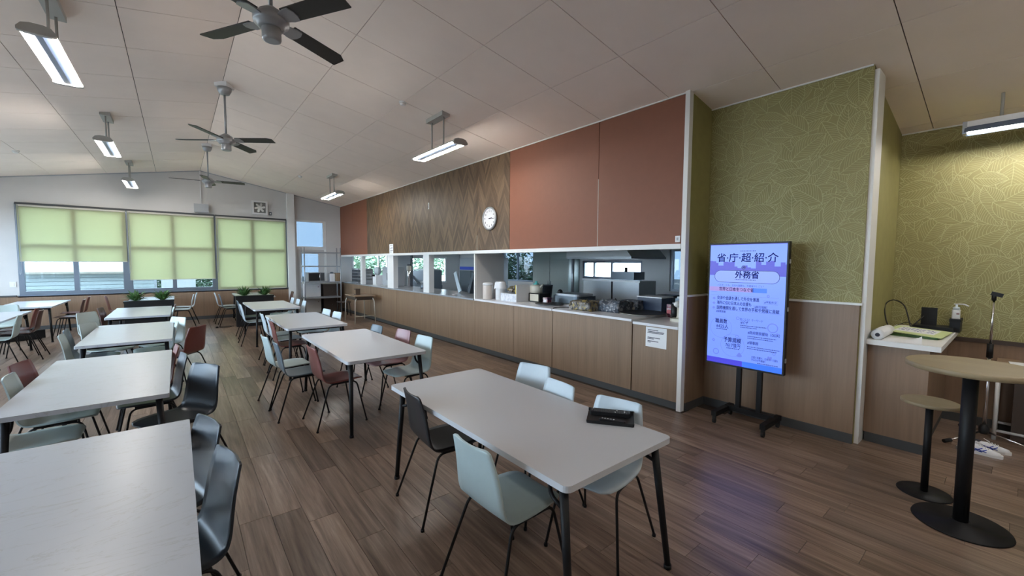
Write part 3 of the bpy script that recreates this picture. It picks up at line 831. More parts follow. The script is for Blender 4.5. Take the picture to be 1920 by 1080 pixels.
# ------------------------------------------------------------------ chairs
def chair_shell():
    """one moulded shell: seat, tight bend, slightly curved back"""
    prof = [(.225, .437), (.205, .447), (.16, .452), (.08, .452), (0, .449), (-.07, .446), (-.115, .447), (-.145, .455), (-.165, .472), (-.178, .497),
            (-.188, .53), (-.198, .58), (-.212, .65), (-.226, .71), (-.237, .755), (-.248, .793), (-.2505, .802)]
    hw = [.115, .160, .182, .193, .196, .193, .190, .188, .186, .184, .182, .178, .171, .163, .156, .148, .112]
    P = [Vector((x, 0, z)) for x, z in prof]
    # resample smoothly
    S_, Wd = [], []
    for i in range(len(P)-1):
        for k in range(2):
            f = k/2; a = P[max(i-1, 0)]; b_ = P[i]; c = P[i+1]; d = P[min(i+2, len(P)-1)]
            S_.append(.5*((2*b_) + (c-a)*f + (2*a-5*b_+4*c-d)*f*f + (3*b_-a-3*c+d)*f**3)); Wd.append(hw[i]*(1-f) + hw[i+1]*f)
    S_.append(P[-1]); Wd.append(hw[-1])
    n = len(S_); cols = 11; b = B(); bm = b.bm
    nor = []
    for i in range(n):
        d = (S_[min(i+1, n-1)] - S_[max(i-1, 0)]).normalized(); nor.append(Vector((d.z, 0, -d.x)))   # points up / forward side flipped below
    g = [[], []]
    TH_ = .009
    for side in (0, 1):
        for i in range(n):
            row = []
            backness = max(0, min(1, (S_[i].z-.47)/.2))
            for c in range(cols):
                u = -1 + 2*c/(cols-1)
                p = S_[i] + Vector((0, u*Wd[i], 0))
                dish = backness*.015*(u*u) + (1-backness)*.005*(u*u)
                nn = nor[i]
                p = p + nn*dish - nn*(TH_ if side else 0)
                row.append(bm.verts.new(p))
            g[side].append(row)
    for side in (0, 1):
        for i in range(n-1):
            for c in range(cols-1):
                q = (g[side][i][c], g[side][i][c+1], g[side][i+1][c+1], g[side][i+1][c])
                f = bm.faces.new(q if side == 0 else q[::-1]); f.smooth = True
    for i in range(n-1):
        for c in (0, cols-1):
            bm.faces.new((g[0][i][c], g[0][i+1][c], g[1][i+1][c], g[1][i][c]))
    for i in (0, n-1):
        for c in range(cols-1): bm.faces.new((g[0][i][c], g[0][i][c+1], g[1][i][c+1], g[1][i][c]))
    return b
shells = {}
def shell_mesh(mt):
    if mt not in shells:
        if not shells: shells['_'] = chair_shell().mesh('shell', 'pale')
        me = shells['_'].copy(); me.materials.clear(); me.materials.append(M[mt]); shells[mt] = me
    return shells[mt]
def leg_mesh(sx, sy):
    b = B()
    if sx > 0: pts = [(.0, sy*.17, .425), (.145, sy*.17, .425), (.225, sy*.225, .012)]
    else: pts = [(.0, sy*.17, .425), (-.125, sy*.17, .425), (-.262, sy*.235, .012)]
    b.tube(fillet(pts, .05, 5), .0078, 8)
    p = pts[-1]; b.cyl((p[0], p[1], 0), (p[0], p[1], .014), .0115, 10)
    return b.mesh('leg', 'black')
legs = [leg_mesh(sx, sy) for sx in (1, -1) for sy in (1, -1)]
b = B(); b.box(-.10, .12, -.177, -.15, .428, .440).box(-.10, .12, .15, .177, .428, .440)
for x in (-.09, .10): b.box(x-.012, x+.012, -.16, .16, .424, .434)
frame_me = b.mesh('seat_frame', 'black')
def chair(bx, by, ang, mt, label, group):
    a = R(ang); x, y = bx + .25*math.cos(a), by + .25*math.sin(a)
    t = thing('dining_chair', label, 'chair', (x, y, 0), a, group)
    link('shell', shell_mesh(mt), t)
    for lm in legs: link('leg', lm, t)
    link('seat_frame', frame_me, t)
    return t
G1, G2, G3 = 'chairs along the counter row of tables', 'chairs along the middle row of tables', 'chairs in the far outer row'
CH = [
 (1.145, 2.46, -5, 'blackshell', 'black shell chair on the aisle side of the table with the remotes', G1),
 (1.035, 1.59, 2, 'pale', 'pale blue-grey chair in front, aisle side of the table with the remotes', G1),
 (2.305, 2.52, 195, 'ltblue', 'light blue-grey chair far from the remotes, counter side of the nearest table', G1),
 (2.11, 2.03, 175, 'ltblue', 'light blue-grey chair in the middle of the counter side, nearest table', G1),
 (2.13, 1.545, 192, 'ltblue', 'light blue-grey chair right behind the two remotes', G1),
 (.725, 5.37, 5, 'pale', 'pale blue-grey chair beside a black one, aisle side of second counter-row table', G1),
 (.76, 4.92, 0, 'slate', 'dark grey chair between a pale and a red one, aisle side of second table', G1),
 (.995, 4.42, 3, 'redshell', 'dark red chair on the aisle side of the second counter-row table', G1),
 (2.07, 5.40, 185, 'slate', 'slate grey chair on the counter side of the second counter-row table', G1),
 (2.20, 4.85, 188, 'pink', 'dusty pink chair on the counter side of the second counter-row table', G1),
 (2.20, 4.28, 188, 'pale', 'pale chair beside the dusty pink chair, second counter-row table', G1),
 (1.02, 7.72, 0, 'ltblue', 'pale chair farthest along the aisle side of the third counter-row table', G1),
 (1.03, 7.22, 0, 'ltblue', 'pale chair next to a red one, aisle side of third counter-row table', G1),
 (.99, 6.68, 0, 'redshell', 'dark red chair on the aisle side of the third counter-row table', G1),
 (2.06, 7.76, 188, 'ltblue', 'light blue chair, farther of two on the counter side of the third table', G1),
 (2.09, 7.24, 188, 'ltblue', 'light blue chair, nearer of two on the counter side of the third table', G1),
 (.96, 10.55, 0, 'slate', 'dark chair behind a pale one, aisle side of fourth counter-row table', G1),
 (.92, 9.65, 0, 'ltblue', 'pale chair on the aisle side of the fourth counter-row table', G1),
 (2.08, 10.66, 180, 'ltblue', 'light blue chair farthest of three, counter side of the fourth table', G1),
 (2.10, 10.19, 180, 'ltblue', 'light blue chair in the middle of three, counter side of the fourth table', G1),
 (2.12, 9.70, 180, 'ltblue', 'light blue chair nearest of three, counter side of the fourth table', G1),
 (2.51, 12.90, 180, 'brown', 'dark red chair beside the white pillar, behind the dark planter', G1),
 (.73, 13.45, 0, 'ltblue', 'pale chair farther of two under the fully drawn blind', G1),
 (.79, 12.82, 0, 'slate', 'dark grey chair beside the planter under the fully drawn blind', G1),
 (.115, 2.71, 197, 'navyblack', 'navy black chair at the front marbled table, farther of two', G2),
 (.160, 2.17, 192, 'navyblack', 'navy black chair closest to the camera at the front marbled table', G2),
 (-1.03, 4.10, 0, 'greygreen', 'grey-green chair tucked under the near end of second marbled table', G2),
 (-1.00, 4.62, 0, 'greygreen', 'grey-green chair next to a red one at second marbled table', G2),
 (-1.055, 5.17, -12, 'redshell', 'dark red chair at window side of second marbled table', G2),
 (-.02, 5.26, 184, 'redshell', 'brick red chair pushed tight against the edge of second marbled table', G2),
 (.03, 4.76, 188, 'navyblack', 'navy black chair pushed in beside the brick red one', G2),
 (.165, 4.20, 214, 'navyblack', 'navy black chair turned out at the corner of second marbled table', G2),
 (.19, 6.70, 142, 'redshell', 'dark red chair angled out into the aisle at third marbled table', G2),
 (-1.06, 6.78, 0, 'greygreen', 'grey-green chair nearest on window side of third marbled table', G2),
 (-1.09, 7.24, 0, 'slate', 'dark slate chair on window side of third marbled table', G2),
 (-.98, 7.88, -26, 'greygreen', 'grey-green chair angled at the far corner of third marbled table', G2),
 (.0, 7.96, 214, 'pale', 'pale chair turned toward the camera, aisle side of third marbled table', G2),
 (-.02, 7.36, 184, 'pale', 'pale chair pushed in on the aisle side of third marbled table', G2),
 (-1.19, 9.55, -42, 'greygreen', 'grey-green chair turned toward the camera beside the fourth marbled table', G2),
 (-1.11, 10.30, -8, 'brown', 'dark red-brown chair on window side of fourth marbled table', G2),
 (-.07, 9.62, 182, 'pale', 'pale chair on the aisle side of the fourth marbled table', G2),
 (-.05, 10.30, 182, 'brown', 'dark brown chair behind a pale one, aisle side of fourth marbled table', G2),
 (-1.35, 13.50, 0, 'redshell', 'dark red chair under the halfway blind, beside the table behind the planter', G2),
 (.30, 13.05, 180, 'ltblue', 'light blue chair, nearer of two under the middle blind', G2),
 (.38, 13.75, 180, 'ltblue', 'light blue chair, farther of two under the middle blind', G2),
 (-1.90, 9.68, 180, 'pale', 'pale chair at the near end of the outer table, facing the frame edge', G3),
 (-1.80, 10.38, 180, 'brown', 'dark brown chair next to the pale one at the outer table', G3),
 (-1.93, 10.86, 180, 'redshell', 'red-brown chair farthest along the aisle side of the outer table', G3),
 (-2.50, 11.88, 270, 'greygreen', 'grey-green chair at the far head of the outer table', G3),
 (-1.58, 12.72, 180, 'brown', 'dark red-brown chair, nearer of two at the end-wall table', G3),
 (-1.61, 13.62, 180, 'redshell', 'dark red chair, farther of two at the end-wall table', G3),
]
for c in CH: chair(*c)

# ------------------------------------------------------------------ remotes on the near table
t = thing('remote_tray', 'black tray holding the remotes on the nearest white table', 'tray', (1.975, 1.495, .721), R(-54))
b = B(); b.prism(rrect(.27, .185, .012, 4), 0, .012); b.bevel(.003, 1); b.obj('base', 'black_plastic', t)
b = B(); b.box(-.135, .135, .0875, .0925, .012, .03); b.box(-.135, .135, -.0925, -.0895, .012, .018); b.obj('lip', 'black_plastic', t)
t = thing('remote_control', 'large black remote control with many buttons lying on the tray', 'remote', (2.01, 1.525, .734), R(-54))
b = B(); b.prism(rrect(.235, .062, .010, 4), 0, .022); b.bevel(.004, 2); b.obj('body', 'black_plastic', t)
b = B()
for i in range(17):
    for j in range(4):
        if (i*7+j*3) % 11 == 0: continue
        b.box(-.108+.0129*i, -.108+.0129*i+.008, -.024+.0125*j, -.024+.0125*j+.007, .022, .0245)
b.obj('buttons', 'grey_base', t)
b = B()
for u, v in ((.085, -.012), (.085, .012), (.03, -.02), (.04, .01), (-.10, .02)): b.cyl((u, v, .022), (u, v, .0255), .004, 8)
b.obj('light_buttons', 'white_plastic', t)
t = thing('small_remote', 'slim black remote lying in front of the large remote', 'remote', (1.925, 1.445, .734), R(-62))
b = B(); b.prism(rrect(.15, .032, .012, 4), 0, .014); b.bevel(.004, 2); b.obj('body', 'black_plastic', t)
b = B()
for i in range(5): b.cyl((-.055+.016*i, 0, .014), (-.055+.016*i, 0, .016), .005, 8)
b.obj('buttons', 'grey_plastic', t)

# ------------------------------------------------------------------ planters
def planter(label, x, y, w, sd):
    rs = random.Random(sd)
    t = thing('planter_box', label, 'planter', (x, y, 0), 0, 'black planters in front of the end tables')
    b = B(); b.box(-w/2, w/2, -.10, .10, 0, .74); b.bevel(.006, 1); b.obj('box', 'black_plastic', t)
    b = B(); b.box(-w/2-.01, w/2+.01, -.11, .11, .74, .775); b.obj('rim', 'black_plastic', t)
    for px in (-w*.27, w*.27):
        p = B()
        for k in range(130):
            a = rs.uniform(0, 2*PI); le = rs.uniform(.16, .33); el = rs.uniform(.2, 1.2); r0 = rs.uniform(0, .05)
            c0 = Vector((px + r0*math.cos(a), r0*math.sin(a)*.8, .77)); d = Vector((math.cos(a)*math.cos(el), .6*math.sin(a)*math.cos(el), math.sin(el)))
            sd_ = Vector((-math.sin(a), math.cos(a), 0))*rs.uniform(.010, .017)
            p1 = c0 + d*le*.55 + Vector((0, 0, .02)); p2 = c0 + d*le - Vector((0, 0, le*.12))
            vs = [p.bm.verts.new(q) for q in (c0, p1-sd_, p2, p1+sd_)]
            p.bm.faces.new(vs)
        o = p.obj('fern', 'green_leaf', t); o['label'] = 'small green leafy plant'
    return t
planter('black planter box with two green plants, in front of the drawn blind', 1.515, 12.36, .82, 11)
planter('black planter box with two green plants at the end of the middle row', -.50, 12.02, .82, 12)

# ------------------------------------------------------------------ pendant lights
def pendant():
    t = thing('pendant_light', '', 'lamp', (0, 0, 0), 0, 'twin-tube pendant lights')
    HD, L = -.50, 1.25
    b = B(); b.box(-.06, .06, -.24, .24, -.045, .012); b.bevel(.008, 1); b.obj('ceiling_plate', 'lamp_metal', t)
    for y in (-.17, .17):
        b = B(); b.cyl((0, y, -.045), (0, y, HD+.045), .011, 10); b.obj('rod', 'lamp_metal', t)
    arc = [(-.104, .008), (-.10, .024), (-.07, .043), (-.03, .052), (.03, .052), (.07, .043), (.10, .024), (.104, .008), (.098, .008), (.065, .028), (.03, .034), (-.03, .034), (-.065, .028), (-.098, .008)]
    mt = Matrix(((1, 0, 0, 0), (0, 0, 1, 0), (0, 1, 0, HD), (0, 0, 0, 1)))
    b = B(); b.prism(arc, -L/2+.04, L/2-.04, mt); b.obj('housing', 'lamp_metal', t)
    cap = [(-.106, -.010), (-.106, .012), (-.08, .046), (-.036, .058), (.036, .058), (.08, .046), (.106, .012), (.106, -.010), (.07, -.018), (-.07, -.018)]
    for s_ in (-1, 1):
        b = B(); y0, y1 = sorted((s_*(L/2-.04), s_*L/2)); b.prism(cap[::-1], y0, y1, mt); b.obj('end_cap', 'lamp_metal', t)
    b = B(); b.prism([(-.060, .006), (-.03, .03), (.03, .03), (.060, .006), (.02, -.004), (-.02, -.004)][::-1], -L/2+.04, L/2-.04, mt); b.obj('reflector', 'reflector', t)
    for x in (-.083, .083):
        b = B(); b.cyl((x, -L/2+.05, HD+.002), (x, L/2-.05, HD+.002), .0130, 12); b.obj('tube', 'tube', t)
    return t
LP = [(-.79, 5.52, 'twin-tube hanging light nearest the camera, beside the big fan'), (-.79, 9.2, 'twin-tube hanging light, middle one of the row left of the fans'),
      (-.79, 13.1, 'twin-tube hanging light nearest the lime blinds'), (2.97, 5.38, 'twin-tube hanging light over the aisle by the chevron panels'),
      (2.97, 10.6, 'twin-tube hanging light at the far end by the transom window'),
      (-.79, -1.1, 'added unseen twin-tube light behind the camera, on the middle row line'), (2.97, -1.1, 'added unseen twin-tube light behind the camera, on the counter aisle line')]  # last two are added out of view to brighten the near area
p0 = pendant()
for i, (x, y, lab) in enumerate(LP):
    if i == 0: p0.location = (x, y, cz(x)); p0['label'] = lab
    else: dup(p0, (x, y, cz(x)), 0, lab)
# strip light in the recess
t = thing('strip_light', 'single-tube strip light under the ceiling by the leaf-print recess wall', 'lamp', (5.85, -.22, 2.99))
b = B(); b.box(-.045, .045, -.63, .63, .0, .05); b.bevel(.006, 1); b.obj('housing', 'white_plastic', t)
b = B(); b.prism([(-.095, -.055), (-.04, .0), (.04, .0), (.095, -.055), (.088, -.058), (.036, -.008), (-.036, -.008), (-.088, -.058)][::-1], -.62, .62, Matrix(((1, 0, 0, 0), (0, 0, 1, 0), (0, 1, 0, 0), (0, 0, 0, 1)))); b.obj('reflector', 'reflector', t)
b = B(); b.cyl((0, -.60, -.035), (0, .60, -.035), .0165, 12); b.obj('tube', 'tube', t)
for y in (-.4, .4):
    b = B(); b.cyl((0, y, .045), (0, y, .262), .012, 8); b.obj('rod', 'lamp_metal', t)
for y in (.62, -.62):
    b = B(); b.box(-.05, .05, y-.015, y+.015, -.06, .05); b.obj('end_cap', 'grey_plastic', t)

strip = t
strip.location.z = 2.95
for (x, y, z, a, lab) in ((6.2, 9.6, 1.96, 0, 'strip light on the kitchen ceiling near the end window'),):
    dup(strip, (x, y, z), a, lab)
# ------------------------------------------------------------------ ceiling fans
def fan():
    t = thing('ceiling_fan', '', 'fan', (0, 0, 0), 0, 'four-blade ceiling fans on the ridge')
    b = B(); b.box(-.085, .085, -.085, .085, -.06, .0); b.bevel(.008, 1); b.obj('mount_box', 'white_plastic', t)
    b = B(); b.lathe([(.035, -.16), (.06, -.15), (.085, -.10), (.09, -.06)], 24); b.obj('canopy', 'fan_metal', t)
    b = B(); b.cyl((0, 0, -.16), (0, 0, -.70), .0135, 12); b.obj('rod', 'fan_metal', t)
    b = B(); b.lathe([(.07, -.845), (.088, -.842), (.09, -.822), (.112, -.818), (.116, -.80), (.116, -.772), (.085, -.768), (.080, -.735), (.06, -.722), (.03, -.70)], 32); b.obj('motor', 'fan_metal', t)
    b = B(); b.lathe([(.045, -.935), (.058, -.93), (.062, -.92), (.062, -.85), (.058, -.842)], 28); b.obj('switch_housing', 'fan_metal', t)
    for k in range(4):
        rt = Matrix.Rotation(k*PI/2, 4, 'Z') @ Matrix.Translation((0, 0, -.785)) @ Matrix.Rotation(R(-11), 4, 'X')
        b = B(); b.prism([(.15, -.062), (.60, -.070), (.665, -.035), (.66, .07), (.15, .062)], -.004, .004, rt); bl = b.obj('blade', 'fan_blade', t)
        b = B(); b.prism([(.09, -.035), (.17, -.058), (.215, -.058), (.235, -.02), (.235, .02), (.215, .058), (.17, .058), (.09, .035)], -.012, -.004, rt); b.obj('blade_bracket', 'fan_metal', bl)
    return t
f0 = fan()
for i, (x, y, a, lab) in enumerate(((.58, 3.47, 30, 'ceiling fan with four dark blades nearest the camera'), (.60, 7.24, 52, 'ceiling fan with four dark blades, middle of three on the ridge'),
                                    (.58, 11.17, -10, 'ceiling fan with four dark blades nearest the end wall'))):
    if i == 0: f0.location = (x, y, cz(x)); f0.rotation_euler.z = R(a); f0['label'] = lab
    else: dup(f0, (x, y, cz(x)), R(a), lab)
# smoke detectors
def detector():
    t = thing('smoke_detector', '', 'smoke detector', (0, 0, 0), 0, 'smoke detectors on the ceiling')
    b = B(); b.lathe([(.05, -.012), (.05, .01)], 20); b.obj('base', 'detector', t)
    b = B(); b.lathe([(.022, -.042), (.036, -.036), (.042, -.014)], 20); b.obj('sensor', 'detector', t); return t
d0 = detector()
for i, (x, y, lab) in enumerate(((2.46, 5.42, 'small white smoke detector above the near aisle light'), (2.5, 11.65, 'small white smoke detector near the far aisle light'),
                                 (-2.25, 11.8, 'small white smoke detector on the ceiling near the wall of windows'))):
    if i == 0: d0.location = (x, y, cz(x)); d0['label'] = lab
    else: dup(d0, (x, y, cz(x)), 0, lab)

# ------------------------------------------------------------------ things on the end wall
t = thing('junction_box', 'grey metal box on the white wall above the middle blind', 'box', (.57, YE-.06, 3.115))
b = B(); b.box(-.16, .16, -.06, .055, -.11, .11); b.bevel(.005, 1); b.obj('body', 'grey_plastic', t)
b = B(); b.box(-.165, .165, -.066, -.058, -.115, .115); b.obj('cover', 'grey_plastic', t)
b = B(); b.box(-.012, .012, .03, .055, .11, cz(.57)-3.13); b.obj('conduit', 'white_plastic', t)
t = thing('ventilation_fan', 'square white ventilation fan high on the end wall', 'fan', (1.985, YE, 3.255))
b = B()
for q in ((-.2, .2, .155, .2), (-.2, .2, -.2, -.155), (-.2, -.155, -.155, .155), (.155, .2, -.155, .155)): b.box(q[0], q[1], -.06, 0, q[2], q[3])
b.obj('frame', 'white_plastic', t)
B().box(-.155, .155, -.012, 0, -.155, .155).obj('back_plate', 'vent_grey', t)
b = B(); b.cyl((0, -.045, 0), (0, -.01, 0), .045, 20); b.obj('hub', 'white_trim', t)
for k in range(6):
    a = k*PI/3; b = B(); mt = Matrix.Rotation(a, 4, 'Y') @ Matrix.Translation((0, -.028, 0)) @ Matrix.Rotation(R(22), 4, 'X')
    b.prism([(.035, -.03), (.13, -.005), (.145, .03), (.12, .055), (.035, .03)], -.003, .003, mt @ Matrix.Rotation(PI/2, 4, 'X')); b.obj('blade', 'white_trim', t)
t = thing('fan_switch', 'small grey switch box beside the ventilation fan', 'switch', (2.26, YE, 3.10))
b = B(); b.box(-.035, .035, -.03, 0, -.05, .05); b.bevel(.004, 1); b.obj('body', 'steel_dark', t)
B().box(-.012, .012, -.036, -.03, -.02, .02).obj('toggle', 'white_plastic', t)

t = thing('wall_plate', 'small white plate on the wall left of the half-open blind', 'switch', (-2.95, YE, 1.08))
b = B(); b.box(-.05, .05, -.012, 0, -.06, .06); b.bevel(.003, 1); b.obj('plate', 'white_plastic', t)
b = B(); b.box(-.02, .02, -.018, -.012, -.03, .03); b.obj('rocker', 'white_trim', t)
t = thing('floor_cord', 'loose black cord curled on the floor beside the planter', 'cable', (.88, 12.45, 0))
b = B(); b.tube(bez([(.18, .05, .006), (.05, .12, .006), (-.1, .05, .006), (-.08, -.12, .006), (.08, -.12, .012), (.12, .02, .014), (-.02, .06, .012), (-.16, -.04, .006)], 7), .006, 6); b.obj('cord', 'rubber', t)
b = B(); b.box(-.20, -.15, -.06, -.02, 0, .03); b.obj('plug', 'rubber', t)
# ------------------------------------------------------------------ corner rack and neighbours
t = thing('steel_rack', 'open steel tube rack with four shelves in the corner by the door', 'rack', (3.53, 13.92, 0))
b0 = [(-.53, -.2), (.53, -.2), (-.53, .2), (.53, .2)]
for x, y in b0:
    b = B(); b.cyl((x, y, 0), (x, y, 2.09), .016, 10); b.obj('post', 'steel', t)
for z in (.52, 1.01, 1.50, 1.93):
    b = B(); b.box(-.53, .53, -.21, -.19, z-.02, z+.015).box(-.53, .53, .19, .21, z-.02, z+.015).box(-.54, -.52, -.2, .2, z-.02, z+.015).box(.52, .54, -.2, .2, z-.02, z+.015)
    if z < 1.2: b.box(-.52, .52, -.19, .19, z-.004, z+.008)
    else:
        for k in range(5): b.box(-.52, .52, -.16+.08*k-.006, -.16+.08*k+.006, z-.004, z+.008)
    b.obj('shelf', 'steel', t)
b = B(); b.tube([(-.53, .2, .55), (-.95, .25, .02)], .008, 6); b.obj('brace', 'steel', t)
t = thing('microwave', 'grey microwave oven with a dark door on the steel rack', 'microwave', (3.34, 13.9, 1.019))
b = B(); b.box(-.24, .24, -.16, .17, .012, .29); b.bevel(.006, 1); b.obj('body', 'steel', t)
b = B(); b.box(-.22, .10, -.168, -.160, .035, .27); dr = b.obj('door', 'black_plastic', t)
b = B(); b.cyl((.085, -.185, .05), (.085, -.185, .25), .009, 8); b.obj('handle', 'chrome', dr)
b = B(); b.box(.115, .225, -.166, -.160, .035, .27); b.obj('control_panel', 'steel_dark', t)
b = B()
for x in (-.2, .2):
    for y in (-.12, .13): b.cyl((x, y, 0), (x, y, .013), .015, 8)
b.obj('feet', 'rubber', t)
t = thing('water_jug', 'white lidded container beside the microwave on the steel rack', 'container', (3.83, 13.9, 1.019))
b = B(); b.prism(rrect(.16, .2, .02), 0, .25); b.obj('body', 'white_plastic', t)
b = B(); b.lathe([(.05, .25), (.05, .29), (.02, .30)], 16); b.obj('lid', 'steel_dark', t)
t = thing('cardboard_box', 'brown cardboard box at the end of the steel rack shelf', 'box', (3.99, 13.88, 1.019))
b = B(); b.box(-.075, .075, -.14, .14, 0, .27); b.obj('carton', 'desk_wood', t)
b = B(); b.box(-.077, .077, -.03, .03, .268, .272); b.obj('tape', 'beige_metal', t)
t = thing('steel_cabinet', 'pale grey two-door cabinet under the steel rack', 'cabinet', (3.32, 14.34, 0))
b = B(); b.box(-.24, .24, -.18, .2, .02, .95); b.bevel(.005, 1); b.obj('body', 'white_wall', t)
for z0, z1 in ((.03, .47), (.49, .94)):
    b = B(); b.box(-.235, .235, -.195, -.181, z0, z1); dr = b.obj('door', 'white_wall', t)
    b = B(); b.cyl((.16, -.21, z1-.1), (.16, -.195, z1-.1), .015, 10); b.obj('knob', 'chrome', dr)
t = thing('wooden_drawer_unit', 'dark wooden cabinet under the brown box end of the rack', 'cabinet', (3.90, 14.34, 0))
b = B(); b.box(-.26, .27, -.18, .2, 0, .92); b.obj('body', 'dark_wood', t)
b = B(); b.box(-.27, .28, -.19, .2, .92, .95); b.obj('top', 'beige_metal', t)
for z0, z1 in ((.04, .46), (.48, .90)):
    b = B(); b.box(-.25, .26, -.19, -.18, z0, z1); dr = b.obj('drawer', 'dark_wood', t)
    b = B(); b.cyl((0, -.205, (z0+z1)/2), (0, -.19, (z0+z1)/2), .012, 8); b.obj('knob', 'chrome', dr)
# school desk, block and stool
t = thing('school_desk', 'small wooden desk on beige pipe legs against the counter front', 'desk', (3.88, 11.45, 0), R(-2))
b = B(); b.prism(rrect(.56, .95, .03), .72, .745); b.obj('top', 'desk_wood', t)
b = B(); b.box(-.24, .24, -.42, .42, .63, .72); b.obj('tray', 'dark_wood', t)
for sx in (-1, 1):
    for sy in (-1, 1):
        b = B(); b.tube(fillet([(sx*.2, sy*.40, .70), (sx*.25, sy*.43, .60), (sx*.27, sy*.47, .0)], .04), .013, 8); b.obj('leg', 'beige_metal', t)
b = B(); b.tube(fillet([(-.262, -.462, .2), (.262, -.462, .2)], .02), .010, 8); b.obj('foot_rail', 'beige_metal', t)
t = thing('wooden_block', 'upright dark wooden box standing on the small desk', 'box', (3.80, 11.42, .746))
b = B(); b.box(-.06, .06, -.08, .08, 0, .17); b.bevel(.004, 1); b.obj('body', 'dark_wood', t)
b = B(); b.box(-.063, -.058, -.06, .06, .03, .14); b.obj('front', 'desk_wood', t)
t = thing('low_stool', 'low dark stool beside the steel rack', 'stool', (3.90, 12.95, 0))
b = B(); b.prism(rrect(.34, .34, .03), .41, .44); b.obj('seat', 'dark_wood', t)
for sx in (-1, 1):
    for sy in (-1, 1):
        b = B(); b.cyl((sx*.13, sy*.13, .41), (sx*.16, sy*.16, 0), .012, 8); b.obj('leg', 'black', t)

# ------------------------------------------------------------------ recess: cabinet and what lies on it
t = thing('recess_cabinet', 'oak-fronted cabinet with a white top beside the white post', 'cabinet', (4.97, .45, 0))
b = B(); b.box(.01, 1.40, .01, .40, .09, .92); b.obj('carcass', 'dado_wood', t)
b = B(); b.box(0, .012, 0, .41, .09, .92); b.obj('front_panel', 'dado_wood', t)
b = B(); b.box(0.012, 1.40, -.0, .012, .09, .92); b.obj('side_panel', 'dado_wood', t)
b = B(); b.box(.008, 1.40, .008, .40, 0, .09); b.obj('plinth', 'grey_base', t)
b = B(); b.box(-.07, 1.42, -.07, .41, .925, .97); b.bevel(.004, 1); b.obj('worktop', 'white_trim', t)
Zc = .9705
t = thing('paper_roll', 'thick roll of white paper lying on the cabinet by the white post', 'paper roll', (4.93, .79, Zc+.046), 0)
rd = Vector((1.0, .02, 0)).normalized()
b = B(); b.lathe([(.016, 0), (.046, 0), (.046, .5), (.016, .5)], 26, mtx=Matrix(((0, 0, 1, 0), (1, 0, 0, 0), (0, 1, 0, 0), (0, 0, 0, 1)))); b.obj('roll', 'paper', t)
b = B(); b.lathe([(.012, -.001), (.0175, -.001), (.0175, .02), (.012, .02)], 16, mtx=Matrix(((0, 0, 1, 0), (1, 0, 0, 0), (0, 1, 0, 0), (0, 0, 0, 1)))); b.obj('core', 'ink', t)
b = B()
vs = []
for i in range(7):
    a = R(150 - i*28); x0 = .047 if i < 6 else .047
    vs.append([b.bm.verts.new((xx, .0475*math.cos(a)*(1+.06*i), .0475*math.sin(a)*(1+.02*i))) for xx in (.02, .34)])
for i in range(6): f = b.bm.faces.new((vs[i][0], vs[i][1], vs[i+1][1], vs[i+1][0])); f.smooth = True
b.obj('loose_flap', 'paper', t)
t = thing('paper_sheets', 'loose white sheets curling at the front of the cabinet top', 'paper', (5.02, .60, Zc), R(6))
b = B()
g = [[b.bm.verts.new((-.10 + .2*i/5, -.09 + .22*j/6, .002 + (.045*max(0, (3-j)/3)**2*(i/5)))) for j in range(7)] for i in range(6)]
for i in range(5):
    for j in range(6): f = b.bm.faces.new((g[i][j], g[i+1][j], g[i+1][j+1], g[i][j+1])); f.smooth = True
b.obj('top_sheet', 'paper', t)
B().box(-.09, .1, -.07, .2, 0, .0012).obj('bottom_sheet', 'paper', t)
t = thing('printed_board', 'pale lime board with rows of blue lettering propped on the cabinet', 'board', (5.62, .60, Zc), R(-3))
mt = Matrix.Translation((0, 0, .03)) @ Matrix.Rotation(R(3), 4, 'X')
b = B(); b.box(-.28, .28, -.20, .20, 0, .006, mt); b.obj('board', 'lightgreen', t)
b = B(); b.box(-.16, .20, -.13, .15, .0062, .0075, mt); b.obj('label_sheet', 'paper', t)
b = B(); rs = random.Random(9)
for r_ in range(3):
    x = .13 - .085*r_; y = .135
    while y > -.12:
        w = rs.uniform(.012, .026)
        if rs.random() < .88:
            for q in range(2): b.box(x-.022+q*.02, x-.012+q*.02, y-w, y, .0076, .0082, mt)
            b.box(x-.025, x+.008, y-w*.6, y-w*.35, .0076, .0082, mt)
        y -= w+.008
b.obj('lettering', 'ink_blue', t)
b = B(); b.box(-.25, .25, -.17, .17, .0, .026); b.obj('folder', 'green_leaf', t)
t = thing('power_cable', 'black cable looping upward behind the paper roll', 'cable', (5.83, .86, Zc))
b = B()
b.tube(bez([(.0, -.02, .006), (.10, .03, .10), (.22, .06, .24), (.25, 0, .30), (.22, -.09, .25), (.12, -.15, .10), (.05, -.18, .01), (-.05, -.22, .006)], 8), .006, 7); b.obj('cord', 'rubber', t)
b = B(); b.tube([(.12, -.145, .01), (.22, -.19, .07), (.30, -.24, .145)], .007, 7, .004); b.obj('plug_lead', 'rubber', t)
t = thing('black_device', 'flat black electronic unit with an upright black screen on the cabinet', 'device', (6.14, .545, Zc), R(0))
b = B(); b.box(-.12, .12, -.15, .15, 0, .05); b.bevel(.008, 2); b.obj('base', 'black_plastic', t)
b = B(); b.box(.02, .034, -.02, .10, .05, .235); b.bevel(.006, 1); b.obj('screen', 'black_plastic', t)
b = B(); b.tube(bez([(0, .15, .03), (.03, .20, .06), (.02, .26, .03), (-.03, .30, .004)], 6), .004, 6); b.obj('lead', 'rubber', t)
t = thing('black_box', 'black cash-box under the sanitiser bottle on the cabinet', 'box', (6.24, .41, Zc), 0)
b = B(); b.box(-.12, .12, -.055, .02, 0, .13); b.bevel(.004, 1); b.obj('body', 'black_plastic', t)
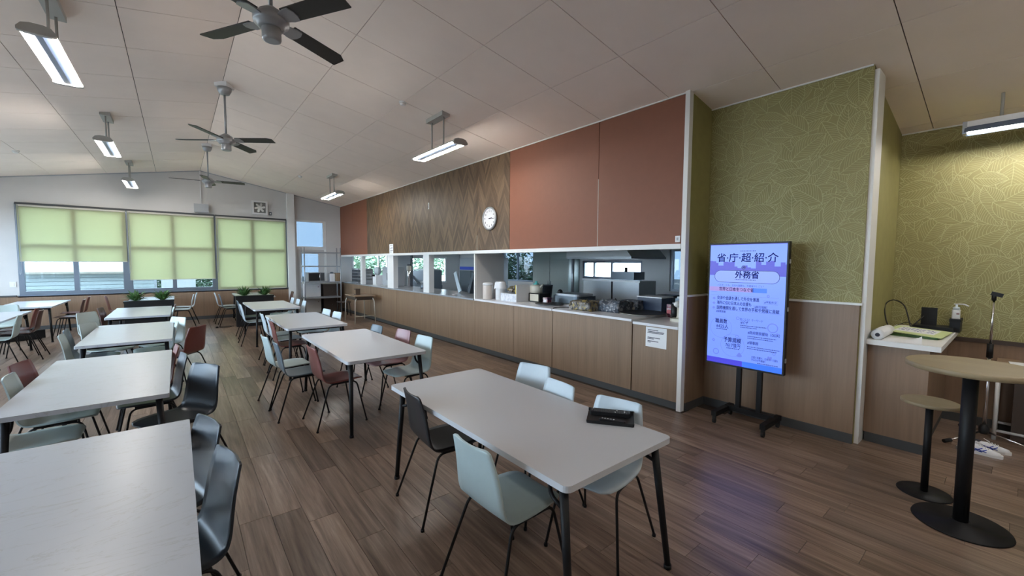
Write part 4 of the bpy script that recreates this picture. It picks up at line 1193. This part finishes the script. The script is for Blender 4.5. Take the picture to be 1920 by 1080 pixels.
b = B(); b.box(-.123, .123, -.058, .023, .108, .134); b.obj('lid', 'black', t)
t = thing('sanitiser_bottle', 'white pump sanitiser bottle standing on the black box', 'bottle', (6.22, .395, Zc+.134))
b = B(); b.prism(rrect(.07, .06, .015), 0, .09); b.bevel(.008, 2); b.obj('body', 'white_plastic', t)
b = B(); b.lathe([(.026, .09), (.026, .115), (.016, .12), (.009, .122), (.009, .145)], 16); b.obj('pump', 'ltblue', t)
b = B(); b.tube(fillet([(0, .02, .148), (0, -.05, .152), (0, -.085, .132)], .02), .006, 8); b.obj('spout', 'white_plastic', t)
b = B(); b.box(-.037, -.0345, -.028, .0, .01, .075); lb = b.obj('tag', 'paper', t)
b = B(); b.box(-.0378, -.037, -.025, -.004, .045, .06); b.obj('tag_print', 'pink', lb)

# mic stand
t = thing('microphone_stand', 'chrome microphone stand with a black clip on a black-tipped tripod', 'microphone stand', (5.82, .14, 0))
b = B(); b.cyl((0, 0, .10), (0, 0, .86), .014, 12); b.obj('lower_tube', 'chrome', t)
b = B(); b.cyl((0, 0, .80), (0, 0, .93), .022, 12); b.obj('clutch', 'black_plastic', t)
b = B(); b.cyl((0, 0, .92), (0, 0, 1.34), .009, 12); b.obj('upper_tube', 'chrome', t)
b = B(); b.cyl((0, 0, 1.33), (0, 0, 1.40), .016, 10); b.box(-.018, .018, -.055, .02, 1.375, 1.41, Matrix.Translation((0, 0, 1.39)) @ Matrix.Rotation(R(16), 4, 'X') @ Matrix.Translation((0, 0, -1.39))); b.bevel(.004, 1); b.obj('clip', 'black_plastic', t)
b = B(); b.lathe([(.03, .08), (.036, .10), (.036, .14), (.018, .17)], 16); b.obj('hub', 'black_plastic', t)
for a in (145, 25, 265):
    d_ = Vector((math.cos(R(a)), math.sin(R(a)), 0)); b = B(); b.cyl(tuple(d_*.03 + Vector((0, 0, .10))), tuple(d_*.36 + Vector((0, 0, .022))), .009, 8); lg = b.obj('leg', 'chrome', t)
    b = B(); b.cyl(tuple(d_*.33 + Vector((0, 0, .028))), tuple(d_*.40 + Vector((0, 0, .018))), .017, 8); b.obj('foot_tip', 'rubber', lg)

# white pipe table at the recess wall
t = thing('pipe_leg_table', 'dark-topped table on white pipe legs against the recess wall', 'table', (6.15, -.62, 0))
b = B(); b.box(-.22, .22, -.72, .72, .70, .73); b.bevel(.004, 1); b.obj('top', 'desk_wood', t)
for sx in (-1, 1):
    for sy in (-1, 1):
        b = B(); b.cyl((sx*.17, sy*.70, 0), (sx*.17, sy*.70, .70), .016, 12); b.obj('leg', 'white_plastic', t)
for x in (-.17, .17):
    b = B(); b.cyl((x, -.70, .09), (x, .70, .09), .013, 10); b.obj('rail', 'white_plastic', t)
b = B(); b.box(-.16, .18, -.64, .60, .02, .62); b.obj('storage_box', 'dark_wood', t)
t = thing('paper_pad', 'white paper lying on the pipe-leg table', 'paper', (6.08, -.12, .7305), R(4))
b = B(); b.box(-.10, .10, -.14, .14, 0, .004); b.obj('sheets', 'paper', t)
b = B(); b.box(-.08, .08, -.11, -.10, .004, .0046); b.box(-.05, .08, -.05, -.04, .004, .0046); b.obj('print', 'ink', t)

# sneakers
def shoe(label, x, y, a):
    t = thing('sneaker', label, 'shoe', (x, y, 0), a, 'white sneakers under the mic stand')
    out = [(-.135, 0), (-.13, .028), (-.09, .036), (-.02, .034), (.05, .044), (.10, .040), (.135, .02), (.142, 0), (.135, -.022), (.09, -.036), (.03, -.032), (-.05, -.030), (-.12, -.028)]
    b = B(); b.prism(out[::-1], 0, .026); b.bevel(.005, 1); b.obj('sole', 'white_plastic', t)
    b = B(); secs = [(-.128, .024, .075), (-.10, .032, .088), (-.05, .031, .083), (-.01, .033, .082), (.04, .038, .068), (.09, .036, .052), (.125, .022, .040)]
    rings = []
    for x0, w, h in secs:
        rings.append([b.bm.verts.new((x0, w*math.cos(PI*k/8), .022 + (h-.022)*math.sin(PI*k/8)**.7)) for k in range(9)])
    for i in range(len(rings)-1):
        for k in range(8): f = b.bm.faces.new((rings[i][k], rings[i+1][k], rings[i+1][k+1], rings[i][k+1])); f.smooth = True
    b.bm.faces.new(rings[0]); b.bm.faces.new(rings[-1][::-1]); b.obj('upper', 'paper', t)
    b = B()
    for k in range(4): b.tube([(.0+.018*k, -.022, .079-.006*k), (.004+.018*k, 0, .088-.006*k), (.0+.018*k, .022, .079-.006*k)], .003, 5)
    b.tube(bez([(0, 0, .088), (-.02, .03, .10), (.02, .045, .075)], 5), .0025, 5); b.obj('laces', 'white_plastic', t)
    b = B(); b.lathe([(.020, .078), (.028, .086)], 14, c=(-.075, 0, 0)); b.obj('collar', 'ink', t)
    b = B()
    for s_ in (-1, 1):
        for (xa, za, xb, zb) in ((-.03, .030, .02, .066), (.0, .030, .045, .058), (-.05, .060, .045, .034), (-.05, .05, .02, .030)):
            b.tube([(xa, s_*.0372, za), ((xa+xb)/2, s_*.0385, (za+zb)/2), (xb, s_*.037, zb)], .0035, 5)
    b.obj('side_stripes', 'blue', t)
    return t
shoe('white sneaker with blue side stripes, the one closer to the tall table', 5.42, .15, R(-88))
shoe('white sneaker with blue side stripes, the one toward the mic stand', 5.555, .10, R(-72))

# tall round table and stool
t = thing('tall_round_table', 'tall round table with a pale oak top on a black pole', 'table', (3.83, .16, 0))
b = B(); b.lathe([(.292, .995), (.302, 1.0), (.302, 1.026), (.296, 1.031)], 64); b.obj('top', 'top_wood', t)
b = B(); b.cyl((0, 0, .015), (0, 0, .995), .036, 24); b.obj('pole', 'black', t)
b = B(); b.lathe([(.222, 0), (.228, .003), (.224, .012), (.05, .018), (.045, .03)], 64); b.obj('base', 'black', t)
t = thing('round_stool', 'stool with a small round pale oak seat on a black pole', 'stool', (4.165, .36, 0))
b = B(); b.lathe([(.148, .655), (.157, .66), (.157, .676), (.152, .68)], 48); b.obj('seat', 'top_wood', t)
b = B(); b.cyl((0, 0, .01), (0, 0, .655), .021, 18); b.obj('pole', 'black', t)
b = B(); b.lathe([(.147, 0), (.150, .003), (.146, .009), (.03, .014)], 48); b.obj('base', 'black', t)

# ------------------------------------------------------------------ things on the counter
def on(x, y): return (x, y, CT+.0005)
def urn(label, x, y, h, mt, cloth=False):
    t = thing('tea_urn', label, 'urn', on(x, y))
    b = B(); b.lathe([(.085, 0), (.092, .01), (.092, h-.06), (.088, h-.05)], 28); b.obj('body', mt, t)
    b = B(); b.lathe([(.094, h-.052), (.096, h-.03), (.085, h-.008), (.05, h)], 28); b.obj('lid', 'white_plastic' if not cloth else mt, t)
    if cloth:
        b = B(); ns = 28; r0 = []; 
        prof = [(.03, h+.006), (.09, h+.0), (.105, h-.03), (.112, h-.08), (.122, h-.13)]
        rings = [[b.bm.verts.new((r*(1+.05*(i/4)*math.sin(5*k)) * math.cos(2*PI*k/ns), r*(1+.05*(i/4)*math.sin(5*k))*math.sin(2*PI*k/ns), z - .02*(i/4)*math.sin(3*k))) for k in range(ns)] for i, (r, z) in enumerate(prof)]
        for i in range(4):
            for k in range(ns): f = b.bm.faces.new((rings[i][k], rings[i][(k+1) % ns], rings[i+1][(k+1) % ns], rings[i+1][k])); f.smooth = True
        b.bm.faces.new(rings[0]); b.obj('cloth_cover', 'paper', t)
    return t
urn('pinkish white cylindrical urn at the side panel of the hatch', 4.50, 6.27, .31, 'pinkish')
urn('white cylindrical urn with a cloth draped over its lid', 4.62, 6.03, .33, 'white_plastic', True)
def bag_mat(name, cols, scale=45):
    m_ = mat(name, cols[0], .45); t_ = m_.node_tree
    vo = t_.nodes.new('ShaderNodeTexVoronoi'); vo.inputs['Scale'].default_value = scale; t_.links.new(position(t_), vo.inputs['Vector'])
    sp_ = t_.nodes.new('ShaderNodeSeparateColor'); t_.links.new(vo.outputs['Color'], sp_.inputs[0])
    c_ = ramp(t_, sp_.outputs[0], [(k/(len(cols)-1)*.9, c) for k, c in enumerate(cols)]); t_.node_tree if False else None
    t_.links.new(c_, bsdf(m_).inputs['Base Color']); return m_
M['packs'] = bag_mat('printed_packs', [(.02, .02, .02), (.34, .32, .29), (.03, .025, .02), (.04, .04, .045), (.30, .23, .07), (.09, .08, .07)], 28)
M['packs2'] = bag_mat('printed_dark_packs', [(.012, .014, .02), (.10, .13, .17), (.03, .04, .06), (.35, .36, .38), (.05, .06, .08)], 36)
M['redpack'] = bag_mat('printed_red_packs', [(.30, .02, .03), (.55, .5, .5), (.18, .02, .05), (.10, .05, .12)], 30)
M['whitecarton'] = bag_mat('printed_white_carton', [(.60, .62, .65), (.45, .48, .54), (.62, .64, .67), (.66, .67, .7)], 30)
t = thing('white_carton', 'open white printed carton full of packets on the counter', 'carton', on(4.66, 5.66))
b = B(); b.box(-.15, .15, -.21, .22, 0, .135); b.bevel(.004, 1); b.obj('carton', 'whitecarton', t)
b = B(); b.box(-.15, .15, -.225, -.212, .0, .30); b.obj('raised_flap', 'white_plastic', t)
b = B(); rs = random.Random(3)
for k in range(12): b.sphere((rs.uniform(-.1, .1), rs.uniform(-.15, .18), .15+rs.uniform(0, .1)), rs.uniform(.035, .06), 8, 6, (1, 1, .7))
o = b.obj('packets', 'packs', t); o['kind'] = 'stuff'
b = B(); b.cyl((-.06, -.14, .1), (-.06, -.14, .29), .038, 14); b.obj('jar', 'yellow', t)
t = thing('toaster_oven', 'ivory and black countertop toaster beside the white carton', 'toaster', on(4.92, 5.33))
b = B(); b.box(-.13, .13, -.17, .16, .01, .15); b.bevel(.01, 2); b.obj('body', 'black_plastic', t)
b = B(); b.box(-.142, -.128, -.155, .06, .02, .14); b.bevel(.01, 2); b.obj('front', 'ivory', t)
t = thing('kettle', 'ivory enamel kettle with a turquoise lid knob', 'kettle', (4.90, 5.36, CT+.151))
b = B(); b.lathe([(.10, 0), (.112, .01), (.112, .11), (.10, .135), (.06, .15)], 28); b.obj('body', 'ivory', t)
b = B(); b.lathe([(.055, .15), (.05, .165), (.02, .175), (.025, .195), (.018, .21)], 20); b.obj('lid_knob', 'teal', t)
b = B(); b.cyl((0, -.10, .10), (.0, -.165, .155), .02, 10, .013); b.obj('spout', 'ivory', t)
t = thing('waste_bin', 'dark grey bin behind the kettle', 'bin', on(5.35, 5.56))
b = B(); b.lathe([(.085, 0), (.11, .26), (.118, .262), (.118, .27), (.10, .268)], 24); b.obj('body', 'steel_dark', t)
b = B(); b.cyl((-.13, .0, .22), (-.105, 0, .25), .02, 8); b.obj('handle', 'black_plastic', t)
t = thing('roasting_pan', 'large dark roasting pan with a lid on the counter', 'pan', on(5.25, 4.78))
b = B(); b.prism(rrect(.5, .62, .10, 5), 0, .13); b.bevel(.02, 2); b.obj('pan', 'steel_dark', t)
b = B(); b.prism(rrect(.44, .56, .10, 5), .13, .165); b.bevel(.015, 2); b.obj('lid', 'steel', t)
b = B(); b.sphere((-.1, .24, .18), .045, 10, 7); b.obj('grip', 'black_plastic', t)
t = thing('red_packet', 'small red and white packet beside the roasting pan', 'packet', on(4.80, 4.98))
b = B(); b.box(-.05, .05, -.06, .05, 0, .10); b.bevel(.012, 2); b.obj('packet', 'redpack', t)
b = B(); b.box(-.055, -.049, -.04, .03, .02, .07); b.obj('label', 'paper', t)
t = thing('oval_tray', 'wide cream tray by the corner post on the counter', 'tray', on(4.86, 3.19))
b = B(); b.lathe([(.20, 0), (.30, .012), (.305, .02), (.29, .018), (.20, .008)], 40); b.obj('plate', 'cream', t)
b = B(); b.lathe([(.295, .0185), (.31, .019), (.309, .025), (.296, .0245)], 40); b.obj('rim', 'black_plastic', t)
t = thing('serving_tray', 'round grey tray on the worktop next to the white carton', 'tray', on(4.70, 4.82))
b = B(); b.lathe([(.18, 0), (.225, .012), (.23, .02), (.215, .018), (.18, .008)], 36); b.obj('plate', 'stone_top', t)
b = B(); b.lathe([(.228, .018), (.236, .018), (.236, .024), (.228, .024)], 36); b.obj('rim', 'black_plastic', t)
def lump(label, name, x, y, w, d_, h, mt, sd, cat='bag'):
    rs = random.Random(sd); t = thing(name, label, cat, on(x, y))
    b = B(); b.box(-w/2, w/2, -d_/2, d_/2, 0, h); bmesh.ops.subdivide_edges(b.bm, edges=b.bm.edges[:], cuts=5, use_grid_fill=True)
    for v in b.bm.verts:
        n_ = 1 - .22*(abs(v.co.x)/(w/2))**4*(v.co.z/h); v.co.z *= n_*(1+rs.uniform(-.12, .10)); v.co.x += rs.uniform(-.008, .008); v.co.y += rs.uniform(-.008, .008)
        v.co.z = max(v.co.z, 0)
    for f in b.bm.faces: f.smooth = True
    b.obj('bag', mt, t)
    b = B(); b.tube(bez([(-w*.3, -d_*.3, h*.9), (-w*.1, -d_*.1, h*1.15), (w*.2, d_*.1, h*.95)], 6), .008, 6); b.obj('strap', 'black_plastic', t)
    return t
lump('patterned black and cream pouch lying on the counter', 'patterned_pouch', 4.62, 3.97, .30, .40, .14, 'packs', 1)
lump('dark blue-grey patterned bag beside the patterned pouch', 'patterned_bag', 4.80, 3.60, .32, .36, .16, 'packs2', 2)
t = thing('foil_pack', 'stack of pale printed packs behind the patterned bag', 'pack', on(5.12, 3.52))
b = B(); b.box(-.1, .1, -.15, .15, 0, .07).box(-.09, .11, -.14, .145, .072, .15); b.bevel(.01, 1); b.obj('packs', 'packs2', t)
b = B(); b.box(-.104, -.099, -.1, .1, .02, .06); b.obj('label', 'cream', t)
t = thing('navy_box', 'dark navy box standing at the back of the counter', 'box', on(5.30, 3.30))
b = B(); b.box(-.14, .14, -.21, .17, 0, .20); b.bevel(.006, 1); b.obj('box', 'navy', t)
b = B(); b.box(-.15, .15, -.22, .18, .20, .215); b.obj('lid', 'white_plastic', t)
ON2 = .9455
t = thing('red_packs', 'red and white printed packs beside the ivory mixer', 'pack', (5.10, 2.89, ON2))
b = B(); b.box(-.08, .08, -.04, .04, 0, .17).box(-.09, .05, -.055, -.042, 0, .14); b.bevel(.008, 1); b.obj('packs', 'redpack', t)
b = B(); b.box(-.095, -.089, -.05, .03, .05, .1); b.obj('label', 'red', t)
t = thing('stand_mixer', 'ivory stand mixer with a dark head beside the corner post', 'mixer', (4.78, 2.62, ON2))
b = B(); b.prism(rrect(.20, .17, .05, 4), 0, .035); b.bevel(.01, 2); b.obj('base', 'ivory', t)
b = B(); b.lathe([(.05, .03), (.036, .06), (.036, .17), (.05, .19)], 18, c=(.02, 0, 0)); b.obj('column', 'ivory', t)
b = B(); b.sphere((-.01, .0, .21), .055, 16, 10, (1.5, .95, .8)); b.obj('head', 'white_plastic', t)
b = B(); b.cyl((.07, .10, .0), (.07, .10, .2), .045, 16); b.obj('bowl', 'black_plastic', t)
t = thing('counter_cable', 'black cable lying across the seam of the white worktops', 'cable', on(4.62, 4.36))
b = B(); b.tube(bez([(-.29, 0, .006), (-.15, .06, .006), (.05, -.04, .006), (.25, -.10, .006), (.40, -.2, .006)], 7), .006, 6); b.obj('cord', 'rubber', t)
b = B(); b.box(.39, .44, -.225, -.185, 0, .022); b.obj('plug', 'rubber', t)

# left hatch openings
t = thing('document_rack', 'grey slotted rack standing at the far end of the counter', 'rack', on(4.60, 13.35))
b = B(); b.box(-.13, .15, -.58, .58, 0, .02).box(.13, .15, -.58, .58, .02, .46); b.obj('back', 'steel', t)
for z in (.12, .22, .32, .42):
    b = B(); b.box(-.13, .13, -.58, .58, z, z+.025); b.obj('shelf', 'steel', t)
for y in (-.58, -.02, .56):
    b = B(); b.box(-.13, .13, y, y+.02, .02, .46); b.obj('divider', 'steel', t)
t = thing('white_dispenser', 'white drink dispenser with a black nozzle by the hatch post', 'dispenser', on(4.62, 12.05))
b = B(); b.box(-.10, .12, -.13, .13, 0, .29); b.bevel(.012, 2); b.obj('body', 'white_plastic', t)
b = B(); b.lathe([(.06, .29), (.10, .36), (.105, .47), (.06, .52)], 20); b.obj('bottle', 'ltblue', t)
b = B(); b.box(-.16, -.10, -.05, .06, .25, .31); b.obj('nozzle', 'black_plastic', t)
t = thing('grey_appliance', 'tall pale grey cabinet appliance with a dark grid panel on the counter', 'appliance', on(4.80, 11.35))
b = B(); b.box(-.14, .16, -.42, .42, .01, .53); b.bevel(.008, 1); b.obj('body', 'grey_plastic', t)
b = B(); b.box(-.148, -.140, -.12, .10, .16, .36); g_ = b.obj('grid_panel', 'steel_dark', t)
b = B()
for i in range(5): b.box(-.151, -.148, -.11, .09, .18+.036*i, .186+.036*i)
b.obj('grid_lines', 'grey_plastic', g_)
b = B(); b.box(-.145, -.140, -.36, -.25, .42, .44); b.obj('badge', 'steel_dark', t)
t = thing('steel_column', 'shiny vertical steel pipe rising from the kitchen counter', 'pipe', on(5.0, 10.72))
b = B(); b.cyl((0, 0, 0), (0, 0, .62), .045, 16); b.obj('pipe', 'chrome', t)
b = B(); b.lathe([(.06, .44), (.065, .46), (.065, .56), (.05, .58)], 18); b.obj('collar', 'cream', t)
b = B(); b.box(.06, .10, -.04, .04, 0, 1.2); b.obj('bracket', 'steel_dark', t)
t = thing('washing_machine', 'dark steel hooded dishwashing machine behind the counter', 'dishwasher', (6.2, 12.1, 0))
b = B(); b.box(-.35, .35, -.5, .5, 0, .92); b.obj('base', 'steel_dark', t)
mt = Matrix(((0, 0, 1, 0), (1, 0, 0, 0), (0, 1, 0, 0), (0, 0, 0, 1)))
b = B(); b.prism([(-.5, .92), (.45, .92), (.45, 1.25), (.2, 1.38), (-.5, 1.40)], -.33, .33, mt); b.obj('hood', 'steel_dark', t)
b = B(); b.box(-.3, .3, -.45, .2, 1.40, 1.43); b.obj('lid', 'steel', t)
b = B(); b.cyl((-.36, .45, 1.3), (-.36, -.2, .98), .02, 8); b.obj('lever', 'chrome', t)
for i, (x, y, lab) in enumerate(((4.95, 9.75, 'dark steel canister on the kitchen counter, farther of two'), (4.95, 9.45, 'dark steel canister on the kitchen counter, nearer of two'))):
    t = thing('canister', lab, 'canister', on(x, y), 0, 'canisters on the kitchen counter')
    b = B(); b.lathe([(.075, 0), (.08, .01), (.08, .15)], 18); b.obj('body', 'steel_dark', t)
    b = B(); b.lathe([(.083, .15), (.083, .17), (.02, .18), (.02, .2)], 18); b.obj('lid', 'steel', t)
t = thing('leaning_board', 'pale blue board leaning against another behind the counter', 'board', (4.88, 7.85, CT+.026))
b = B(); b.box(-.012, .012, -.06, .06, 0, .48, Matrix.Rotation(R(-26), 4, 'X')); b.bevel(.004, 1); b.obj('front_leaf', 'ltblue', t)
b = B(); b.box(-.012, .10, -.04, .04, 0, .46, Matrix.Translation((0, -.36, 0)) @ Matrix.Rotation(R(22), 4, 'X')); b.obj('rear_leaf', 'steel_dark', t)
t = thing('steel_fridge', 'tall dark steel refrigerator with a blue strip in the kitchen', 'refrigerator', (6.2, 8.85, 0))
b = B(); b.box(-.35, .4, -.55, .55, .05, 1.78); b.bevel(.006, 1); b.obj('body', 'steel', t)
for y0, y1 in ((-.54, -.01), (.01, .54)):
    b = B(); b.box(-.375, -.352, y0, y1, .08, 1.44); dr = b.obj('door', 'steel_dark', t)
    b = B(); b.cyl((-.395, y1-.06 if y0 < 0 else y0+.06, .8), (-.395, y1-.06 if y0 < 0 else y0+.06, 1.1), .012, 8); b.obj('handle', 'chrome', dr)
b = B(); b.box(-.372, -.352, -.54, .54, 1.46, 1.54); b.obj('blue_strip', 'blue', t)
t = thing('extractor_hood', 'wide stainless extractor hood hanging in the middle of the kitchen', 'hood', (6.6, 5.0, 0))
mt = Matrix(((1, 0, 0, 0), (0, 1, 0, 0), (0, 0, 1, 0), (0, 0, 0, 1)))
b = B(); b.box(-.505, .605, -.755, .785, 1.735, 1.77); b.obj('rim', 'steel', t)
b = B()
vs = [b.bm.verts.new(p) for p in ((-.5, -.75, 1.77), (.6, -.75, 1.77), (.6, .78, 1.77), (-.5, .78, 1.77), (-.5, -.55, 1.99), (.6, -.55, 1.99), (.6, .78, 1.99), (-.5, .78, 1.99))]
for q in ((3,2,1,0),(4,5,6,7),(0,1,5,4),(1,2,6,5),(2,3,7,6),(3,0,4,7)): b.bm.faces.new([vs[i] for i in q])
b.obj('canopy', 'hood', t)
b = B(); b.box(-.25, .3, -.4, .4, 1.99, 2.215); b.obj('duct', 'steel', t)
for y in (.62, ):
    b = B(); b.cyl((-.48, y, .97), (-.48, y, 1.74), .03, 10); b.obj('post', 'steel', t)
t = thing('cook_line', 'stainless cooking units under the extractor hood', 'kitchen unit', (6.75, 4.95, 0))
b = B(); b.box(-.3, .4, -.62, .75, 0, .9); b.obj('base', 'steel_dark', t)
b = B(); b.box(-.32, .42, -.64, .77, .9, .93); b.obj('worktop', 'steel', t)
for y0, y1 in ((-.6, -.02), (.02, .72)):
    b = B(); b.box(-.25, .3, y0, y1, .93, 1.32); b.obj('oven', 'steel', t)
b = B(); b.box(-.26, -.25, -.62, .75, 1.30, 1.335); b.obj('top_trim', 'white_plastic', t)
t = thing('dark_fryer', 'dark green boxy appliance on top of the cooking units', 'appliance', (6.85, 4.85, 1.336))
b = B(); b.box(-.15, .2, -.25, .28, 0, .15); b.bevel(.01, 1); b.obj('body', 'steel_dark', t)
b = B(); b.cyl((-.05, 0, .15), (-.05, 0, .24), .03, 10); b.obj('stack', 'black_plastic', t)
t = thing('kitchen_bench', 'steel bench carrying trays and dark pans in the kitchen', 'bench', (6.6, 3.35, 0))
b = B(); b.box(-.4, .5, -.75, .72, .98, 1.02); b.obj('worktop', 'steel', t)
for sx in (-.36, .46):
    for sy in (-.7, .68):
        b = B(); b.cyl((sx, sy, 0), (sx, sy, .98), .02, 8); b.obj('leg', 'steel', t)
b = B(); b.box(-.38, .48, -.72, .7, .3, .33); b.obj('lower_shelf', 'steel', t)
for i, (x, y, z, w, lab) in enumerate(((6.45, 3.75, 1.021, .34, 'dark tray on the kitchen bench, farthest of three'), (6.45, 3.33, 1.021, .34, 'dark tray on the kitchen bench, middle of three'), (6.45, 2.92, 1.021, .34, 'dark tray on the kitchen bench, nearest the post'))):
    t = thing('baking_tray', lab, 'tray', (x, y, z), 0, 'trays on the kitchen bench')
    b = B(); b.box(-.2, .2, -w/2, w/2, 0, .07); b.bevel(.01, 1); b.obj('tray', 'steel_dark', t)
    b = B(); b.box(-.18, .18, -w/2+.02, w/2-.02, .07, .10); b.bevel(.01, 1); b.obj('contents', 'steel' if i % 2 else 'black_plastic', t)
t = thing('wall_cabinet', 'pale green kitchen cabinet beside the dark kitchen window', 'cabinet', (8.75, 8.75, 0))
b = B(); b.box(-.2, .24, -.75, .75, 0, 2.1); b.obj('body', 'greygreen', t)
for y0, y1 in ((-.74, -.01), (.01, .74)):
    b = B(); b.box(-.22, -.2, y0, y1, .05, 2.05); dr = b.obj('door', 'greygreen', t)
    b = B(); b.cyl((-.235, y1-.05 if y0 < 0 else y0+.05, 1.0), (-.235, y1-.05 if y0 < 0 else y0+.05, 1.12), .008, 8); b.obj('handle', 'chrome', dr)

# ------------------------------------------------------------------ outside
b = B(); b.box(-40, 50, -25, 60, -.45, -.35); g_ = struct(b.obj('ground_outside', speckle('pale_gravel', (.19, .185, .17), .9, .15, 2)), 'pale ground outside the windows')
M['roof_tan'] = speckle('tan_roof', (.46, .42, .34), .8, .35, 3); M['siding'] = speckle('pale_siding', (.56, .62, .61), .6, .06, 3)
t = thing('shed', 'pale shed of horizontal boards outside the half-open blinds', 'building', (-2.6, 19.0, -.35))
b = B(); b.box(-3.6, 1.95, .04, 2.2, 0, 1.58); b.obj('wall', 'steel_dark', t)  # dark backing stands in for the shade lines between the boards
for k in range(13):
    b = B(); b.box(-3.6, 1.95, -.02, .03, .0+.12*k, .109+.12*k); b.obj('board', 'siding', t)
b = B()
vs = [b.bm.verts.new(p) for p in ((-3.8, -.25, 1.56), (2.15, -.25, 1.56), (2.15, 2.4, 2.05), (-3.8, 2.4, 2.05), (-3.8, -.25, 1.62), (2.15, -.25, 1.62), (2.15, 2.4, 2.11), (-3.8, 2.4, 2.11))]
for q in ((3,2,1,0),(4,5,6,7),(0,1,5,4),(1,2,6,5),(2,3,7,6),(3,0,4,7)): b.bm.faces.new([vs[i] for i in q])
b.obj('roof', 'roof_tan', t)
t = thing('white_gatepost', 'white gate panel outside the middle window', 'gate', (.15, 18.4, -.35))
b = B(); b.box(-.6, .25, 0, .05, .05, 1.75); b.obj('panel', 'white_trim', t)
b = B(); b.box(.25, .33, -.02, .07, 0, 1.85); b.obj('post', 'white_trim', t)
def leaf_cloud(n, r, sc_, seed, size):
    rs = random.Random(seed); b = B()
    for k in range(n):
        while True:
            p = Vector((rs.uniform(-1, 1), rs.uniform(-1, 1), rs.uniform(-1, 1)))
            if .35 < p.length < 1: break
        p = Vector((p.x*r*sc_[0], p.y*r*sc_[1], p.z*r*sc_[2] + r*sc_[2]))
        mt = Matrix.Translation(p) @ Matrix.Rotation(rs.uniform(0, 6.28), 4, 'Z') @ Matrix.Rotation(rs.uniform(-1.2, 1.2), 4, 'X') @ Matrix.Rotation(rs.uniform(-1, 1), 4, 'Y')
        s_ = size*rs.uniform(.7, 1.4)
        b.bm.faces.new([b.bm.verts.new(mt @ Vector(q)) for q in ((-s_, 0, 0), (0, -s_*.5, 0), (s_, 0, 0), (0, s_*.5, 0))])
    return b
M['bright_leaf'] = speckle('bush_leaf', (.105, .175, .105), .6, .6, 8)  # one mottled leaf green shared by all the bushes
lc = leaf_cloud(2600, 1.0, (1.2, .8, 1), 21, .07).mesh('foliage', 'bright_leaf')
def bush(label, x, y, s_, cat='bush'):
    t = thing('bush', label, cat, (x, y, -.35), random.uniform(0, 6), 'bushes outside the windows'); t.scale = (s_, s_, s_)
    link('foliage', lc, t)
    b = B()
    for a in range(4): b.cyl((0, 0, 0), (.3*math.cos(a*1.6), .3*math.sin(a*1.6), .9), .03, 6, .012)
    b.obj('stem', 'dark_wood', t); return t
for i, (x, y, s_, lab) in enumerate(((2.2, 19.5, 1.0, 'leafy green bush outside the middle window'), (1.1, 21.5, .9, 'green bush behind the white gate panel'),
        (6.6, 19.5, 1.25, 'green bush seen through the first kitchen window'), (8.2, 21.0, 1.35, 'green bush seen through the narrow kitchen panes'), (11.0, 23.0, 1.5, 'green bush beyond the wide kitchen window'),
        (14.0, 24.5, 1.6, 'green bush on the far bank behind the wide kitchen window'), (17.0, 26.5, 1.7, 'farthest green bush behind the kitchen'), (-4.5, 24.0, 1.2, 'bush rising behind the pale shed'), (-1.5, 25, 1.3, 'green bush behind the shed roof'))):
    bush(lab, x, y, s_)
for i, (x, y) in enumerate(((11.2, 13.6), (11.6, 15.9))):
    o_ = bush('dark green bush close behind the dark kitchen window' if i == 0 else 'dark green bush further along outside the dark kitchen window', x, y, 1.25)
t = thing('bank_wall', 'low pale concrete bank outside the wide kitchen window', 'retaining wall', (12.5, 20.6, -.35))
b = B(); b.prism([(-2.6, 0), (2.8, 0), (2.8, 1.75), (1.0, 1.55), (-2.6, .9)], 0, .4, Matrix(((1, 0, 0, 0), (0, 0, 1, 0), (0, 1, 0, 0), (0, 0, 0, 1)))); b.obj('bank', speckle('pale_concrete', (.62, .58, .48), .9, .1, 3), t)  # pale concrete colour with slight mottling
b = B(); b.box(-2.6, 2.8, -.03, 0, .7, .74); b.obj('rail', 'steel', t)
